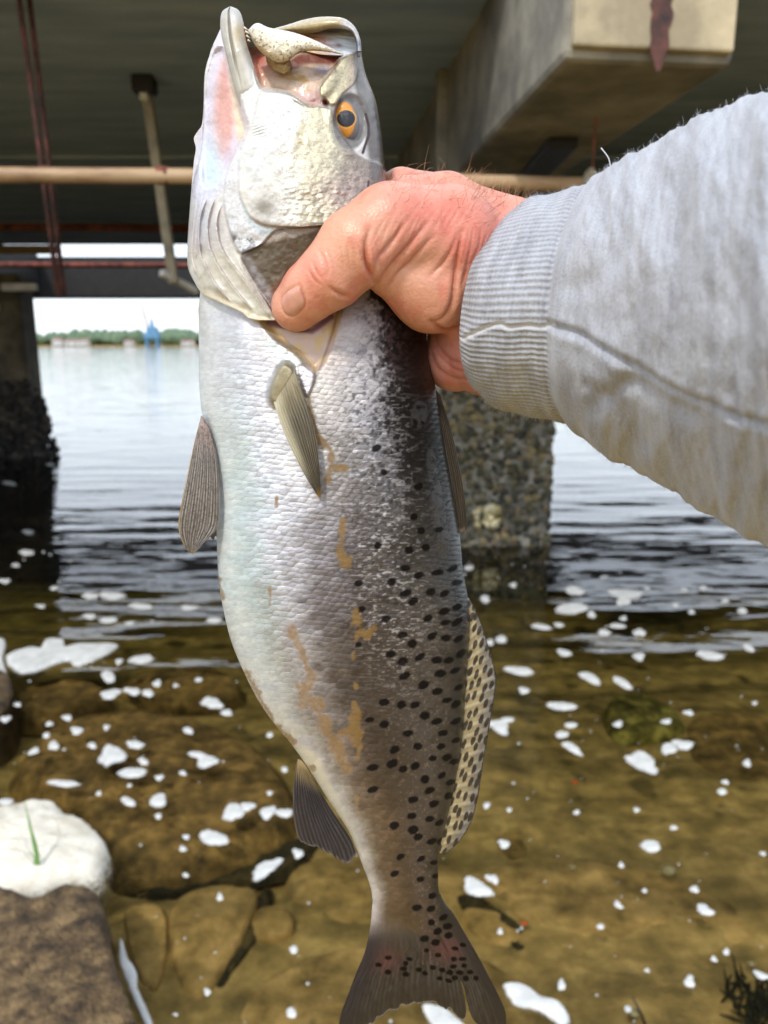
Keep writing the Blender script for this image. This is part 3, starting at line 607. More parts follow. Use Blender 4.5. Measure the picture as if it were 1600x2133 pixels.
RIDGES = [[(466, 415), (452, 455), (455, 496), (469, 532), (496, 567), (523, 603), (548, 640), (566, 664)], [(452, 400), (434, 455), (435, 505), (448, 541), (469, 576), (496, 612), (523, 642)], [(438, 395), (417, 455), (417, 523), (432, 560), (452, 596), (480, 628)], [(412, 390), (402, 478), (399, 532), (408, 570)], [(424, 390), (409, 470), (408, 540)], [(488, 520), (505, 556), (530, 596), (556, 634), (572, 662)]]
FOLDS = [spline(r_, 30) for r_ in RIDGES]
EYE = (721, 250)
def side_of(x, y, pts):
    """signed offset from a mostly downward polyline: >0 to the right of it"""
    p = np.asarray(pts); return x-np.interp(y, p[:, 1], p[:, 0])
def head_lift(x, y):
    base = Wbase(x, y, 2.4); k = np.clip(base/8, 0, 1)
    lf = np.full(x.shape, 1.0)
    lf -= 6.0*inside(x, y, [(452, 100), (470, 110), (487, 175), (503, 228), (514, 272), (490, 312), (470, 345), (445, 380), (424, 380), (424, 300), (426, 200), (434, 130)], 9)   # throat, sunk behind the jaw
    lf -= 11.0*inside(x, y, MOUTH, 7)
    lf += 2.0*inside(x, y, [(600, 176), (640, 160), (700, 150), (690, 190), (640, 216), (610, 200)], 8)*1.2
    chm = inside(x, y, CHEEK, 2.6); lf += 3.4*chm
    lf += 2.0*np.maximum(inside(x, y, FLANGE, 2.4), chm)-2.0*chm
    lf += 0.8*inside(x, y, OPERC, 2.2)+.6*inside(x, y, OPERC, 14)
    lf += 2.8*inside(x, y, SNOUT, 3)
    for i, f in enumerate(FOLDS):
        s = (y > f[:, 1].min()-4) & (y < f[:, 1].max()+4); sd = side_of(x, y, f)
        ramp = np.where(sd < 0, np.exp(sd/9.0), np.exp(-sd/2.0))
        fade = sstep(f[0, 1]-2, f[0, 1]+50, y)*sstep(f[-1, 1]+4, f[-1, 1]-14, y)
        lf += np.where(s, ramp*fade*(2.9 if i not in (3, 4) else 1.6), 0)
    # dent of the throat between jaw and gill folds, pressed edge near the thumb
    lf -= 2.0*gauss(x, y, 640, 560, 26, 60, 40)
    # rim of the gill cover curls
    d, _ = pl_dist(x, y, [(393, 562), (407, 587), (422, 611), (451, 625), (480, 639), (506, 652), (517, 663), (540, 668), (578, 668)])
    lf += 1.2*np.exp(-(d/7)**2)*sstep(570, 640, y)
    lf += 1.6*gauss(x, y, 455, 600, 16, 9, 30)+1.2*gauss(x, y, 505, 632, 24, 8, 30)
    # eye socket
    q = np.hypot((x-728)/38, (y-254)/60); lf -= 2.2*sstep(1.05, .7, q); lf += .6*np.exp(-((q-1.12)/.14)**2)
    lf -= 1.5*sstep(7, 2, np.hypot(x-681, y-214))
    # bony relief of cheek and snout, bumpy scales along the lower cheek
    lf += .5*(fbm(x/16, y/22, seed=81)-.5)*2*k
    lf += (fbm(x/60, y/60, seed=82)-.5)*1.6*k
    wr = inside(x, y, [(521, 245), (540, 243), (552, 262), (548, 280), (530, 284), (520, 268)], 5); lf += .14*np.sin((y+.35*x+6*fbm(x/14, y/14, seed=83))*.9)*wr
    big = sstep(560, 640, x)*sstep(250, 330, y)*inside(x, y, CHEEK, 8)*sstep(800, 770, x)*np.where(np.hypot((x-730)/45, (y-252)/68) < 1, 0, 1)
    lf += big*(.75-1.0*worley(x/15+.4*y/15, y/11, 7))*(.35+.75*sstep(340, 440, y))*.9
    return base, lf, k
def worley(x, y, seed=0):
    ix, iy = np.floor(x), np.floor(y); best = np.full(x.shape, 9.)
    for a in (-1, 0, 1):
        for b in (-1, 0, 1):
            cx, cy = ix+a, iy+b; px, py = cx+.5+.7*(_hash(cx, cy, cx*0, seed)-.5), cy+.5+.7*(_hash(cx, cy, cx*0, seed+1)-.5)
            best = np.minimum(best, np.hypot(x-px, y-py))
    return best
def head_w(x, y):
    base, lf, k = head_lift(x, y)
    return np.maximum(base+lf*k, 0)
def head_color(x, y):
    c = np.tile(lin((214, 212, 210)), (len(x), 1))
    n = fbm(x/18, y/18, seed=91); n2 = fbm(x/5, y/5, seed=92, oct=2)
    thr = inside(x, y, [(455, 80), (470, 100), (490, 180), (515, 272), (490, 320), (460, 400), (424, 420), (400, 400), (424, 200)], 8)
    c = mixc(c, (214, 208, 222), thr); c = mixc(c, (214, 156, 140), thr*inside(x, y, [(470, 120), (482, 180), (492, 240), (480, 300), (455, 330), (448, 290), (446, 220), (456, 150)], 14)*.9)
    c = mixc(c, (220, 200, 160), thr*inside(x, y, [(478, 150), (500, 235), (512, 275), (498, 300), (488, 240)], 7)*.8)
    c = mixc(c, (196, 218, 228), thr*gauss(x, y, 440, 345, 26, 55)*.9); c = mixc(c, (200, 160, 165), thr*gauss(x, y, 476, 322, 18, 30)*.5)
    # mouth lining
    mo = inside(x, y, MOUTH, 5); c = mixc(c, (222, 196, 176), mo); c = mixc(c, (196, 92, 66), mo*gauss(x, y, 540, 126, 20, 26)); c = mixc(c, (206, 128, 104), mo*gauss(x, y, 538, 150, 20, 22)*.8)
    st_ = fbm((x+y*.6)/40, (y-x*.3)/5, seed=93, oct=3)
    c = mixc(c, (196, 160, 96), mo*sstep(.48, .62, st_)*gauss(x, y, 640, 168, 60, 34)); c = mixc(c, (150, 148, 176), mo*gauss(x, y, 672, 146, 20, 12)*.8)
    c = mixc(c, (132, 74, 58), mo*inside(x, y, [(600, 130), (630, 112), (690, 116), (710, 122), (698, 134), (640, 134), (606, 148)], 5)); c = mixc(c, (170, 138, 84), mo*gauss(x, y, 610, 152, 18, 5, -15))
    c = mixc(c, (214, 182, 178), inside(x, y, [(610, 196), (645, 218), (664, 214), (668, 190), (640, 192)], 7)*.9); c = mixc(c, (126, 52, 44), sstep(10, 4, np.hypot((x-677)/1.4, y-213)))
    # cheek
    ch = inside(x, y, CHEEK, 2.5); c = mixc(c, (216, 214, 208), ch)
    gx_ = np.clip((x-540)/220, 0, 1); c = mixc(c, (196, 188, 162), ch*sstep(.2, .5, gx_)*.9); c = mixc(c, (160, 148, 140), ch*sstep(.62, .95, gx_)*.9)
    c = mixc(c, (208, 210, 210), ch*inside(x, y, [(545, 190), (600, 196), (630, 225), (625, 260), (580, 300), (545, 370), (515, 380), (505, 330), (530, 265)], 22)*.9)
    c = mixc(c, (150, 134, 92), ch*gauss(x, y, 625, 285, 9, 40, 10)*.6); c = mixc(c, (118, 112, 98), ch*gauss(x, y, 552, 432, 24, 20)*.9); c = mixc(c, (128, 104, 88), ch*sstep(14, 3, np.abs(poly_sd(x, y, CHEEK)))*sstep(440, 465, y)*.7)
    c = mixc(c, (176, 150, 152), ch*gauss(x, y, 705, 400, 50, 40)*.5)
    fl_ = inside(x, y, FLANGE, 2)*(1-ch); c = mixc(c, (214, 214, 216), fl_); c = mixc(c, (196, 206, 212), fl_*inside(x, y, [(502, 410), (520, 448), (545, 470), (580, 476), (560, 492), (545, 490), (520, 470), (506, 440)], 4)); c = mixc(c, (120, 124, 132), fl_*sstep(.52, .62, n)*sstep(470, 500, y))
    op = inside(x, y, OPERC, 2)*(1-ch)*(1-fl_*.8); c = mixc(c, (94, 82, 66), op); c = mixc(c, (122, 72, 44), op*sstep(40, 5, np.abs((x-640)*.72+(y-560)*.70))*.9); c = mixc(c, (140, 134, 134), op*inside(x, y, [(500, 530), (516, 530), (560, 600), (575, 640), (560, 640), (520, 570)], 6)*.7); c = mixc(c, (160, 148, 136), op*inside(x, y, [(566, 486), (600, 474), (690, 466), (640, 486), (580, 502), (556, 506)], 4)*.8)
    # gill membranes
    gm = sstep(505, 540, y)*(1-op)*(1-fl_)*(1-ch); c = mixc(c, (220, 218, 206), gm); c = mixc(c, (196, 176, 132), gm*sstep(16, 3, np.abs(poly_sd(x, y, [(393, 562), (407, 587), (422, 611), (451, 625), (480, 639), (506, 652), (517, 663), (540, 668), (578, 668), (560, 560), (420, 480)])))*sstep(585, 615, y)*.6)
    for f in FOLDS:
        sd = side_of(x, y, f); fade = sstep(f[0, 1], f[0, 1]+40, y)*sstep(f[-1, 1]+4, f[-1, 1]-14, y)
        c = mixc(c, (176, 150, 150), np.exp(-((sd-3)/3.2)**2)*fade*.55)
    c = mixc(c, (196, 206, 222), gauss(x, y, 420, 450, 18, 60)*.5)
    # snout, forehead, lids
    sn = inside(x, y, SNOUT, 2.5); c = mixc(c, (206, 194, 162), sn); c = mixc(c, (206, 180, 164), sn*sstep(715, 742, x)*.7)
    l, r_ = HXL(y), HXR(y); t = (x-l)/(r_-l); fo = sstep(30, 14, r_-x+8*(n-.5))*(y < 460)*(y > 100); fo = np.maximum(fo, inside(x, y, [(742, 120), (752, 150), (772, 210), (790, 330), (804, 420), (780, 430), (768, 330), (756, 250), (742, 200), (738, 150)], 6))
    c = mixc(c, (112, 108, 104), fo); c = mixc(c, (46, 42, 38), sstep(12, 2, r_-x)*(y > 190))
    ey = sstep(1.06, .92, np.hypot((x-730)/37, (y-252)/60)); c = mixc(c, (118, 116, 116), ey*.95)
    d, _ = pl_dist(x, y, [(762, 238), (768, 262), (768, 282), (760, 305), (756, 318)]); c = mixc(c, (48, 22, 26), sstep(4.2, 1.5, d)); d, _ = pl_dist(x, y, [(768, 378), (766, 400), (762, 430)]); c = mixc(c, (86, 50, 62), sstep(4, 1, d))
    c = mixc(c, (120, 100, 96), gauss(x, y, 790, 440, 26, 26)*.8)
    # pin-prick pigment dots
    dots = sstep(.66, .78, vnoise(x/2.3, y/2.3, seed=95))*np.clip(ch*sstep(.05, .25, gx_)+sn+fl_*.6+op*.4, 0, 1)
    c = mixc(c, (84, 74, 56), dots*.38)
    c = c*.85*(1+.22*(n-.5)+.2*(n2-.5))[:, None]
    met = np.clip(.1+.48*ch*sstep(.05, .4, gx_)+.5*sn+.45*op+.3*fl_*sstep(440, 480, y), 0, .7)*(1-fo)*(1-ey)*(1-mo)
    rgh = .28+.1*n-.16*fo-.14*ey-.12*gm-.1*mo-.08*thr
    scl = .95*ch*sstep(.22, .5, gx_)*sstep(250, 330, y)*(1-fo)*(1-ey)*(.6+.5*sstep(380, 430, y))
    return c, np.stack([met, rgh, scl], 1)
ys = np.arange(96, 667.5, 1.7)
head = rows_patch(ys, HXL(ys), HXR(ys), 300, 60, head_w, head_color)
def join(parts):
    V, q, t, c, p, u, n = [], [], [], [], [], [], 0
    for a in parts:
        V.append(a[0]); q.append(a[1]+n)
        if a[2] is not None and len(a[2]): t.append(a[2]+n)
        c.append(a[3]); p.append(a[4] if a[4].shape[1] == 4 else np.c_[a[4], np.full(len(a[4]), .35)]); u.append(a[5]); n += len(a[0])
    return np.vstack(V), np.vstack(q), np.vstack(t) if t else None, np.vstack(c), np.vstack(p), np.vstack(u)
def fish_obj(name, parts, mat=None):
    V, q, t, c, p, u = join(parts)
    return link_mesh(name, V, q, t, mat or M_fish, None, True, u, {'col': c, 'prm': p})

# ---- four-sided patches with thickness (jaws, fins)
def coons(A, B, T, E, ns, nt):
    """A left, B right (top to bottom); T top, E bottom (left to right) -> (nt, ns, 2) pixels"""
    a, b, t, e = spline(A, nt), spline(B, nt), spline(T, ns) if len(T) > 1 else None, spline(E, ns) if len(E) > 1 else None
    s = np.linspace(0, 1, ns)[None, :, None]; r = np.linspace(0, 1, nt)[:, None, None]
    if t is None: t = np.repeat(np.asarray(T, float), ns, 0)
    if e is None: e = np.repeat(np.asarray(E, float), ns, 0)
    return (1-s)*a[:, None]+s*b[:, None]+(1-r)*t[None]+r*e[None]-((1-s)*(1-r)*a[0]+s*(1-r)*b[0]+(1-s)*r*a[-1]+s*r*b[-1])
def slab(P, wf, wb, color_fn, uvs=1.0):
    nt, ns = P.shape[:2]; X, Y = P[..., 0], P[..., 1]
    s = np.broadcast_to(np.linspace(0, 1, ns)[None], X.shape); r = np.broadcast_to(np.linspace(0, 1, nt)[:, None], X.shape)
    f, b = wf(s, r, X, Y), wb(s, r, X, Y)
    V = np.vstack([F(X, Y, f).reshape(-1, 3), F(X, Y, b).reshape(-1, 3)]); n = nt*ns
    q = [grid_quads(nt, ns)[:, ::-1], grid_quads(nt, ns, n)]
    i = np.arange(nt-1)*ns; j = np.arange(ns-1)
    q.append(np.stack([i, i+ns, i+ns+n, i+n], 1)); k = i+ns-1; q.append(np.stack([k+n, k+ns+n, k+ns, k], 1))
    q.append(np.stack([j+n, j+1+n, j+1, j], 1)); k = j+(nt-1)*ns; q.append(np.stack([k, k+1, k+1+n, k+n], 1))
    col, prm = color_fn(s.ravel(), r.ravel(), X.ravel(), Y.ravel())
    return V, np.vstack(q), None, np.vstack([col, col]), np.vstack([prm, prm]), np.vstack([fish_uv(X.ravel(), Y.ravel())]*2)
def const(col, met=.1, rgh=.35, scl=0.0, var=.25, seed=1, sc_=8):
    def f(s, r, x, y):
        c = np.tile(lin(col), (len(x), 1))*(1+var*2*(fbm(x/sc_, y/sc_, seed=seed)-.5))[:, None]
        return c, np.tile([met, rgh, scl], (len(x), 1))
    return f
def hump(s, a=2.4): return (1-np.abs(2*s-1)**a)**(1/a)
fish = empty('fish', F(800, 2140, 0), 'silver sea trout with black spotted back held up by the gills', 'fish')
body = child(fish_obj('body', [trunk, head]), fish)

# lower jaw
JA = [(479, 13), (463, 24), (459, 46), (461, 72), (468, 104), (485, 175), (501, 228), (516, 270)]; JB = [(481, 13), (498, 22), (507, 46), (513, 86), (523, 122), (533, 155), (543, 188), (552, 240)]
P = coons(JA, JB, [JA[0], JB[0]], [JA[-1], (532, 262), JB[-1]], 40, 150)
def jaw_c(s, r, x, y):
    c = np.tile(lin((168, 164, 152)), (len(x), 1)); c = mixc(c, (206, 204, 202), sstep(.45, .9, s)*sstep(.35, .6, r)); c = mixc(c, (150, 132, 92), gauss(x, y, 496, 66, 10, 22)*.8); c = mixc(c, (196, 194, 196), gauss(x, y, 486, 36, 12, 18)*.7)
    c = mixc(c, (112, 104, 90), np.exp(-((s-.42+.22*r)/.035)**2)*sstep(.75, .3, r)*.8); c = mixc(c, (196, 130, 60), sstep(.9, .99, s)*sstep(.18, .26, r)*sstep(.45, .36, r))
    return c*(1+.3*(fbm(x/9, y/9, seed=101)-.5))[:, None], np.tile([.22, .3, 0], (len(x), 1))
wj = lambda s, r, x, y: np.interp(r, [0, .12, .4, .7, 1], [4, 9, 15, 17.5, 17.5])+np.interp(r, [0, .3, .8, 1], [5, 6, 4, 3])*hump(s)-1.6*np.exp(-((s-.42+.22*r)/.05)**2)*sstep(.75, .3, r)
jaw = slab(P, wj, lambda s, r, x, y: np.interp(r, [0, .12, .4, 1], [2, 2, 4, 8])-2*hump(s), jaw_c)
P = coons([(461, 56), (451, 78), (441, 100), (431, 135), (427, 155), (425, 190), (424, 225)], [(466, 56), (472, 84), (478, 112), (486, 150), (490, 178), (497, 205), (500, 225)], [(461, 56), (466, 56)], [(424, 225), (460, 228), (500, 225)], 40, 90)
def thr_c(s, r, x, y):
    c, p = head_color(x, np.maximum(y, 98)); return c, p
thr_ = slab(P, lambda s, r, x, y: head_w(x, np.maximum(y, 98))*sstep(-.05, .35, r)+.9*sstep(1.0, .7, r)*hump(s, 2)-.5*sstep(.7, 1, r), lambda s, r, x, y: -head_w(x, np.maximum(y, 98))*.7-.5, thr_c)
child(fish_obj('lower_jaw', [jaw, thr_]), fish)
# maxilla flap beside the mouth
MA = [(517, 62), (535, 48), (563, 58), (610, 67), (657, 84), (716, 112)]; MB_ = [(517, 66), (533, 96), (554, 117), (579, 130), (601, 126), (619, 113), (641, 106), (672, 107), (716, 114)]
P = coons(MA, MB_, [MA[0], MB_[0]], [MA[-1], MB_[-1]], 46, 150)
def max_c(s, r, x, y):
    c = np.tile(lin((214, 206, 184)), (len(x), 1)); c = mixc(c, (224, 222, 218), sstep(.35, .1, s)); c = mixc(c, (176, 150, 104), sstep(.7, .95, s)*.8); c = mixc(c, (96, 84, 70), sstep(.86, .97, s)*sstep(.5, .62, r)*.8)
    c = mixc(c, (70, 56, 40), sstep(.69, .75, vnoise(x/2.7, y/2.7, seed=102))*sstep(.15, .3, s)*.6)
    return c*(1+.25*(fbm(x/8, y/8, seed=103)-.5))[:, None], np.stack([np.full(len(x), .4), np.full(len(x), .34), np.zeros(len(x))], 1)
wx = lambda s, r, x, y: np.interp(r, [0, .15, .5, 1], [18, 21, 19, 15])+3.4*hump(s, 2)*np.interp(r, [0, .1, .8, 1], [.3, 1, .8, .2])+.8*(fbm(x/14, y/14, seed=104)-.5)
mx_ = slab(P, wx, lambda s, r, x, y: np.interp(r, [0, .15, .5, 1], [17, 18, 16, 13]), max_c)
# brown knob below the maxilla
P2 = coons([(553, 114), (556, 130), (570, 146), (590, 154)], [(603, 120), (606, 132), (604, 146), (594, 154)], [(553, 114), (578, 126), (603, 120)], [(590, 154), (594, 154)], 24, 30)
kn = slab(P2, lambda s, r, x, y: 15+4*hump(s, 2)*(1-.4*r)+1.4*(fbm(x/7, y/7, seed=105)-.5), lambda s, r, x, y: 8+0*s, const((138, 112, 68), .35, .3, 0, .5, 106, 6))
child(fish_obj('maxilla', [mx_, kn]), fish)
# upper lip and the palate behind it
LA = [(560, 62), (600, 51), (632, 41), (665, 35), (697, 35), (716, 38), (731, 47), (742, 60), (751, 84), (753, 106)]; LB = [(565, 70), (600, 68), (624, 70), (657, 68), (681, 61), (706, 59), (726, 63), (735, 71), (741, 86), (743, 106)]
P = coons(LA, LB, [LA[0], LB[0]], [LA[-1], LB[-1]], 22, 150)
def lip_c(s, r, x, y):
    c = np.tile(lin((150, 134, 96)), (len(x), 1)); c = mixc(c, (186, 178, 160), sstep(.45, .1, s)); c = mixc(c, (170, 168, 166), sstep(.62, .72, r)); c = mixc(c, (72, 70, 70), sstep(.75, .8, r)*sstep(.6, .95, s)); c = mixc(c, (60, 80, 116), gauss(x, y, 748, 92, 5, 10)*.8)
    return c*(1+.5*(fbm(x/5, y/5, seed=107)-.5))[:, None], np.tile([.3, .34, 0], (len(x), 1))
lip = slab(P, lambda s, r, x, y: np.interp(r, [0, .3, .75, 1], [4, 6, 9, 12])+4.5*hump(s, 2.2), lambda s, r, x, y: np.interp(r, [0, .3, .75, 1], [-4, -5, -6, -6])-3*hump(s), lip_c)
P = coons([(575, 62), (585, 75), (600, 92)], [(746, 66), (750, 90), (752, 116)], [(575, 62), (640, 54), (700, 50), (746, 66)], [(600, 92), (660, 112), (752, 116)], 60, 30)
def pal_c(s, r, x, y):
    c = np.tile(lin((188, 112, 76)), (len(x), 1)); st = fbm(x/60, (y-x*.12)/3.5, seed=108, oct=3); c = mixc(c, (206, 160, 70), sstep(.45, .6, st)*sstep(.75, .3, s)); c = mixc(c, (202, 206, 216), sstep(.42, .75, s)+.4*sstep(.5, .62, st)*sstep(.2, .5, s)); c = mixc(c, (120, 58, 48), gauss(x, y, 690, 66, 26, 5)*.8); c = mixc(c, (110, 50, 46), gauss(x, y, 706, 94, 9, 5, 20)*.8)
    return c, np.tile([0, .25, 0], (len(x), 1))
pal = slab(P, lambda s, r, x, y: 1+4*r+3*s+1.2*(fbm(x/30, (y-x*.12)/3.5, seed=109)-.5), lambda s, r, x, y: -4-4*r, pal_c)
child(fish_obj('upper_jaw', [lip, pal]), fish)
# small pointed teeth on the lower jaw
mb = MB()
for (x, y, l) in ((508, 58, 3.0), (511, 66, 3.2), (513, 75, 2.6), (516, 84, 2.2)):
    a = F(x, y, 13); mb.tube([a, a+(F(x+10, y+5, 13)-a)*l/3], [.0006, .0001], 6)
M_tooth = noise_mat('tooth', (206, 200, 184), (230, 226, 214), scale=80, rough=.3, bump=0); mb.build('teeth', M_tooth, fish, True)

# eye: dome with dark pupil, orange iris
ey = []; ne, me_ = 72, 40; th = np.linspace(0, 2*np.pi, ne, endpoint=False); rr = np.linspace(0, 1, me_)
T, Rr_ = np.meshgrid(th, rr); ex, ey_ = EYE[0]+1+26*Rr_*np.cos(T)+6*Rr_*np.sin(T), EYE[1]+44*Rr_*np.sin(T)
base, lf, k = head_lift(np.array([EYE[0]]), np.array([EYE[1]])); we = base[0]+lf[0]*k[0]
V = F(ex, ey_, we+3.4*np.sqrt(np.clip(1.02-Rr_**2, 0, 1))-.6).reshape(-1, 3)
x, y = ex.ravel(), ey_.ravel(); pu = np.hypot((x-721)/18.5, (y-247)/17.5)
c = np.tile(lin((104, 102, 102)), (len(x), 1)); ir = sstep(1.02, .9, np.hypot((x-718)/22.5, (y-250)/39)); a_ = np.arctan2(y-247, x-721)
orange = (.8+.5*fbm(a_*6, pu*2, seed=120))[:, None]*lin((192, 128, 44)); c = c+(orange-c)*ir[:, None]
c = mixc(c, (120, 96, 60), ir*sstep(738, 746, x)); c = mixc(c, (216, 160, 80), np.exp(-((pu-1.1)/.09)**2)*.8); c = mixc(c, (20, 24, 34), sstep(1.05, .97, pu))
V2 = np.vstack([V, F(EYE[0], EYE[1], we-8)[None]]); q = grid_quads(me_, ne, 0, True)[:, ::-1]
t_ = np.array([[len(V), (me_-1)*ne+(j+1) % ne, (me_-1)*ne+j] for j in range(ne)])
c = np.vstack([c, c[-1:]]); prm = np.tile([.0, .12, 0.], (len(c), 1))
M_eye = skin_material('fish_eye'); M_eye.node_tree.nodes['Principled BSDF'].inputs['Coat Weight'].default_value = 1; M_eye.node_tree.nodes['Principled BSDF'].inputs['Coat Roughness'].default_value = .03
child(link_mesh('eye', V2, q, t_, M_eye, None, True, fish_uv(np.r_[x, x[0]], np.r_[y, y[0]]), {'col': c, 'prm': prm}), fish)

# ---- fins: thin membranes with rays
def ray_relief(s, n, amp): return amp*np.abs(np.sin(s*np.pi*n))
def ragged(P, nray, amp=2.2, seed=3):
    s = np.linspace(0, 1, P.shape[1]); k = (fbm(s*nray*1.6, s*0, seed=seed, oct=3)-.5)*amp*np.minimum(1, np.minimum(s, 1-s)*8); d = P[-1]-P[-8]; d = d/(np.linalg.norm(d, axis=1)[:, None]+1e-9)
    return P+(sstep(.75, 1, np.linspace(0, 1, P.shape[0]))[:, None]*k[None])[..., None]*d[None]*9
def fin(name, A, B, T, E, w0, thick, nray, color_fn, ns=140, nt=120, curve=None, label=None):
    P = ragged(coons(A, B, T, E, ns, nt), nray)
    cw = curve or (lambda s, r, x, y: 0*s)
    wf = lambda s, r, x, y: w0(s, r, x, y)+cw(s, r, x, y)+thick*(1-.6*r)+ray_relief(s+.03*np.sin(r*7), nray, .45)*sstep(0, .12, r)
    wb = lambda s, r, x, y: w0(s, r, x, y)+cw(s, r, x, y)-thick*(1-.6*r)-ray_relief(s, nray, .4)*sstep(0, .12, r)
    o = fish_obj(name, [slab(P, wf, wb, color_fn)]); child(o, fish)
    if label: o['label'] = label
    return o
def fin_color(base, dark, nray, edge=None, base2=None, seed=0, dotted=0.0, met=.05):
    def f(s, r, x, y):
        rs = np.abs(np.sin(s*np.pi*nray+.25*np.sin(r*9+seed))); c = np.tile(lin(base), (len(x), 1)); c = mixc(c, dark, sstep(.25, .95, rs)*.75)
        if base2: c = mixc(c, base2, sstep(.35, 0, r))
        c = c*(1+.8*(fbm(s*nray*2, r*9, seed=seed+130, oct=3)-.5))[:, None]
        if dotted: c = mixc(c, dark, sstep(.58, .7, vnoise(x/2.6, y/2.6, seed=seed+9))*dotted)
        if edge: c = mixc(c, edge, np.maximum(sstep(.05, .01, s), sstep(.965, .99, r)))
        return c, np.tile([met, .36, 0], (len(x), 1))
    return f
# pelvic fins under the belly
fin('pelvic_fin', [(419, 866), (405, 920), (392, 980), (380, 1040), (372, 1085), (374, 1112), (386, 1142), (398, 1152)], [(423, 868), (440, 905), (452, 955), (457, 1030), (455, 1090), (440, 1116), (424, 1132), (408, 1150)], [(419, 866), (423, 868)], [(398, 1152), (403, 1153), (408, 1150)],
    lambda s, r, x, y: 8+6*s+4*np.sin(r*2.5), .9, 10, fin_color((138, 132, 126), (56, 52, 52), 14, (170, 150, 118), (160, 142, 136), 1, .5))
fin('pelvic_fin', [(430, 1000), (428, 1060), (432, 1100), (440, 1122)], [(470, 1000), (475, 1060), (465, 1100), (452, 1118)], [(430, 1000), (470, 1000)], [(440, 1122), (446, 1122), (452, 1118)], lambda s, r, x, y: -2+0*s, .6, 6, fin_color((150, 138, 124), (70, 60, 54), 6), 60, 50)
# pectoral fin lying on the flank
PA = [(570, 838), (584, 880), (600, 920), (622, 965), (644, 1005), (664, 1036)]; PBr = [(612, 772), (630, 815), (645, 856), (657, 905), (665, 965), (669, 1032)]
fin('pectoral_fin', PA, PBr, [(570, 838), (594, 800), (612, 772)], [(664, 1036), (667, 1040), (669, 1032)], lambda s, r, x, y: Wbase(x, y)+2.6+1.2*np.sin(np.pi*np.clip(r, 0, 1))+1.4*s, .5, 11,
    lambda s, r, x, y: (lambda cp: (mixc(mixc(cp[0], (186, 180, 156), sstep(.42, .05, s)*sstep(.95, .5, r)*.85), (176, 140, 66), sstep(.9, 1, r)), cp[1]))(fin_color((112, 104, 88), (46, 44, 42), 11, None, (140, 130, 104), 2)(s, r, x, y)))
# first dorsal, folded flat along the back
fin('dorsal_fin', [(908, 812), (922, 900), (938, 985), (950, 1065), (956, 1108)], [(917, 822), (938, 890), (955, 960), (967, 1030), (973, 1088), (969, 1112)], [(908, 812), (917, 822)], [(956, 1108), (963, 1106), (969, 1112)], lambda s, r, x, y: 1.5*(1-s)+0*r, 1.0, 5, fin_color((84, 76, 66), (26, 24, 23), 5, (120, 110, 96), None, 3), 50, 160, label='folded first dorsal fin')
# second dorsal
DA = [(974, 1244), (978, 1290), (976, 1333), (971, 1402), (966, 1475), (962, 1536), (954, 1589), (946, 1637), (934, 1690), (922, 1739), (914, 1776)]; DB = [(976, 1244), (996, 1284), (1014, 1335), (1030, 1390), (1034, 1415), (1029, 1460), (1017, 1530), (1005, 1600), (996, 1660), (981, 1714), (956, 1754), (926, 1780)]
def dorsal_c(s, r, x, y):
    c = np.tile(lin((166, 154, 122)), (len(x), 1)); c = mixc(c, (112, 110, 110), sstep(.35, .9, s)*.9); c = mixc(c, (46, 42, 42), sstep(.93, .99, s))
    ln = (s*5.2-.3*np.sin(r*20)); q = fbm((x+y*.45)/9, (y-x*1.6)/15, seed=141, oct=2); rs = np.abs(np.sin(r*np.pi*26+s*4))
    al, ac = (-.34*x+.94*y)/31, (.94*x+.34*y)/13; uu = ac; cu = np.floor(uu); fv = al+(cu % 2)*.5+.3*np.sin(cu*2.3); cv = np.floor(fv)
    jx, jy = _hash(cu, cv, cu*0, 5)*.4-.2, _hash(cu, cv, cu*0, 6)*.5-.25
    dd = np.hypot((uu-cu-.5-jx)/.34, (fv-cv-.5-jy)/.36)+.5*(q-.5)
    c = mixc(c, (28, 24, 26), sstep(1.15, .8, dd)*.92); c = mixc(c, (70, 60, 50), sstep(.8, 1, rs)*.3); c = mixc(c, (60, 52, 46), sstep(.06, .0, s)*.8)
    return c*(1+.4*(q-.5))[:, None], np.tile([.05, .38, 0], (len(x), 1))
P = coons(DA, DB, [DA[0], DB[0]], [DA[-1], DB[-1]], 80, 300)
child(fish_obj('dorsal_fin', [slab(P, lambda s, r, x, y: 2.2*(1-s)+.9+.5*np.abs(np.sin(r*np.pi*26+s*4))+2.0*np.sin(r*5)*s, lambda s, r, x, y: -2.2*(1-s)-.5-.4*np.abs(np.sin(r*np.pi*26+s*4))+2.0*np.sin(r*5)*s, dorsal_c)]), fish)['label'] = 'cream second dorsal fin with slanting black spots'
# anal fin
AA = [(620, 1582), (613, 1620), (610, 1680), (615, 1728), (625, 1752)]; AB = [(626, 1578), (655, 1622), (690, 1680), (722, 1730), (742, 1774)]
fin('anal_fin', [(620, 1580), (613, 1620), (610, 1680), (616, 1730), (626, 1753)], [(640, 1600), (668, 1650), (700, 1700), (730, 1745), (742, 1776)], [(620, 1580), (630, 1586), (640, 1600)], [(626, 1753), (660, 1766), (690, 1780), (716, 1796), (734, 1794), (742, 1776)], lambda s, r, x, y: 2+1.5*np.sin(r*3)*(1-s), .9, 13, fin_color((62, 58, 64), (16, 16, 24), 13, (84, 78, 76), (150, 132, 96), 4), 150, 120, label='blue-black anal fin')
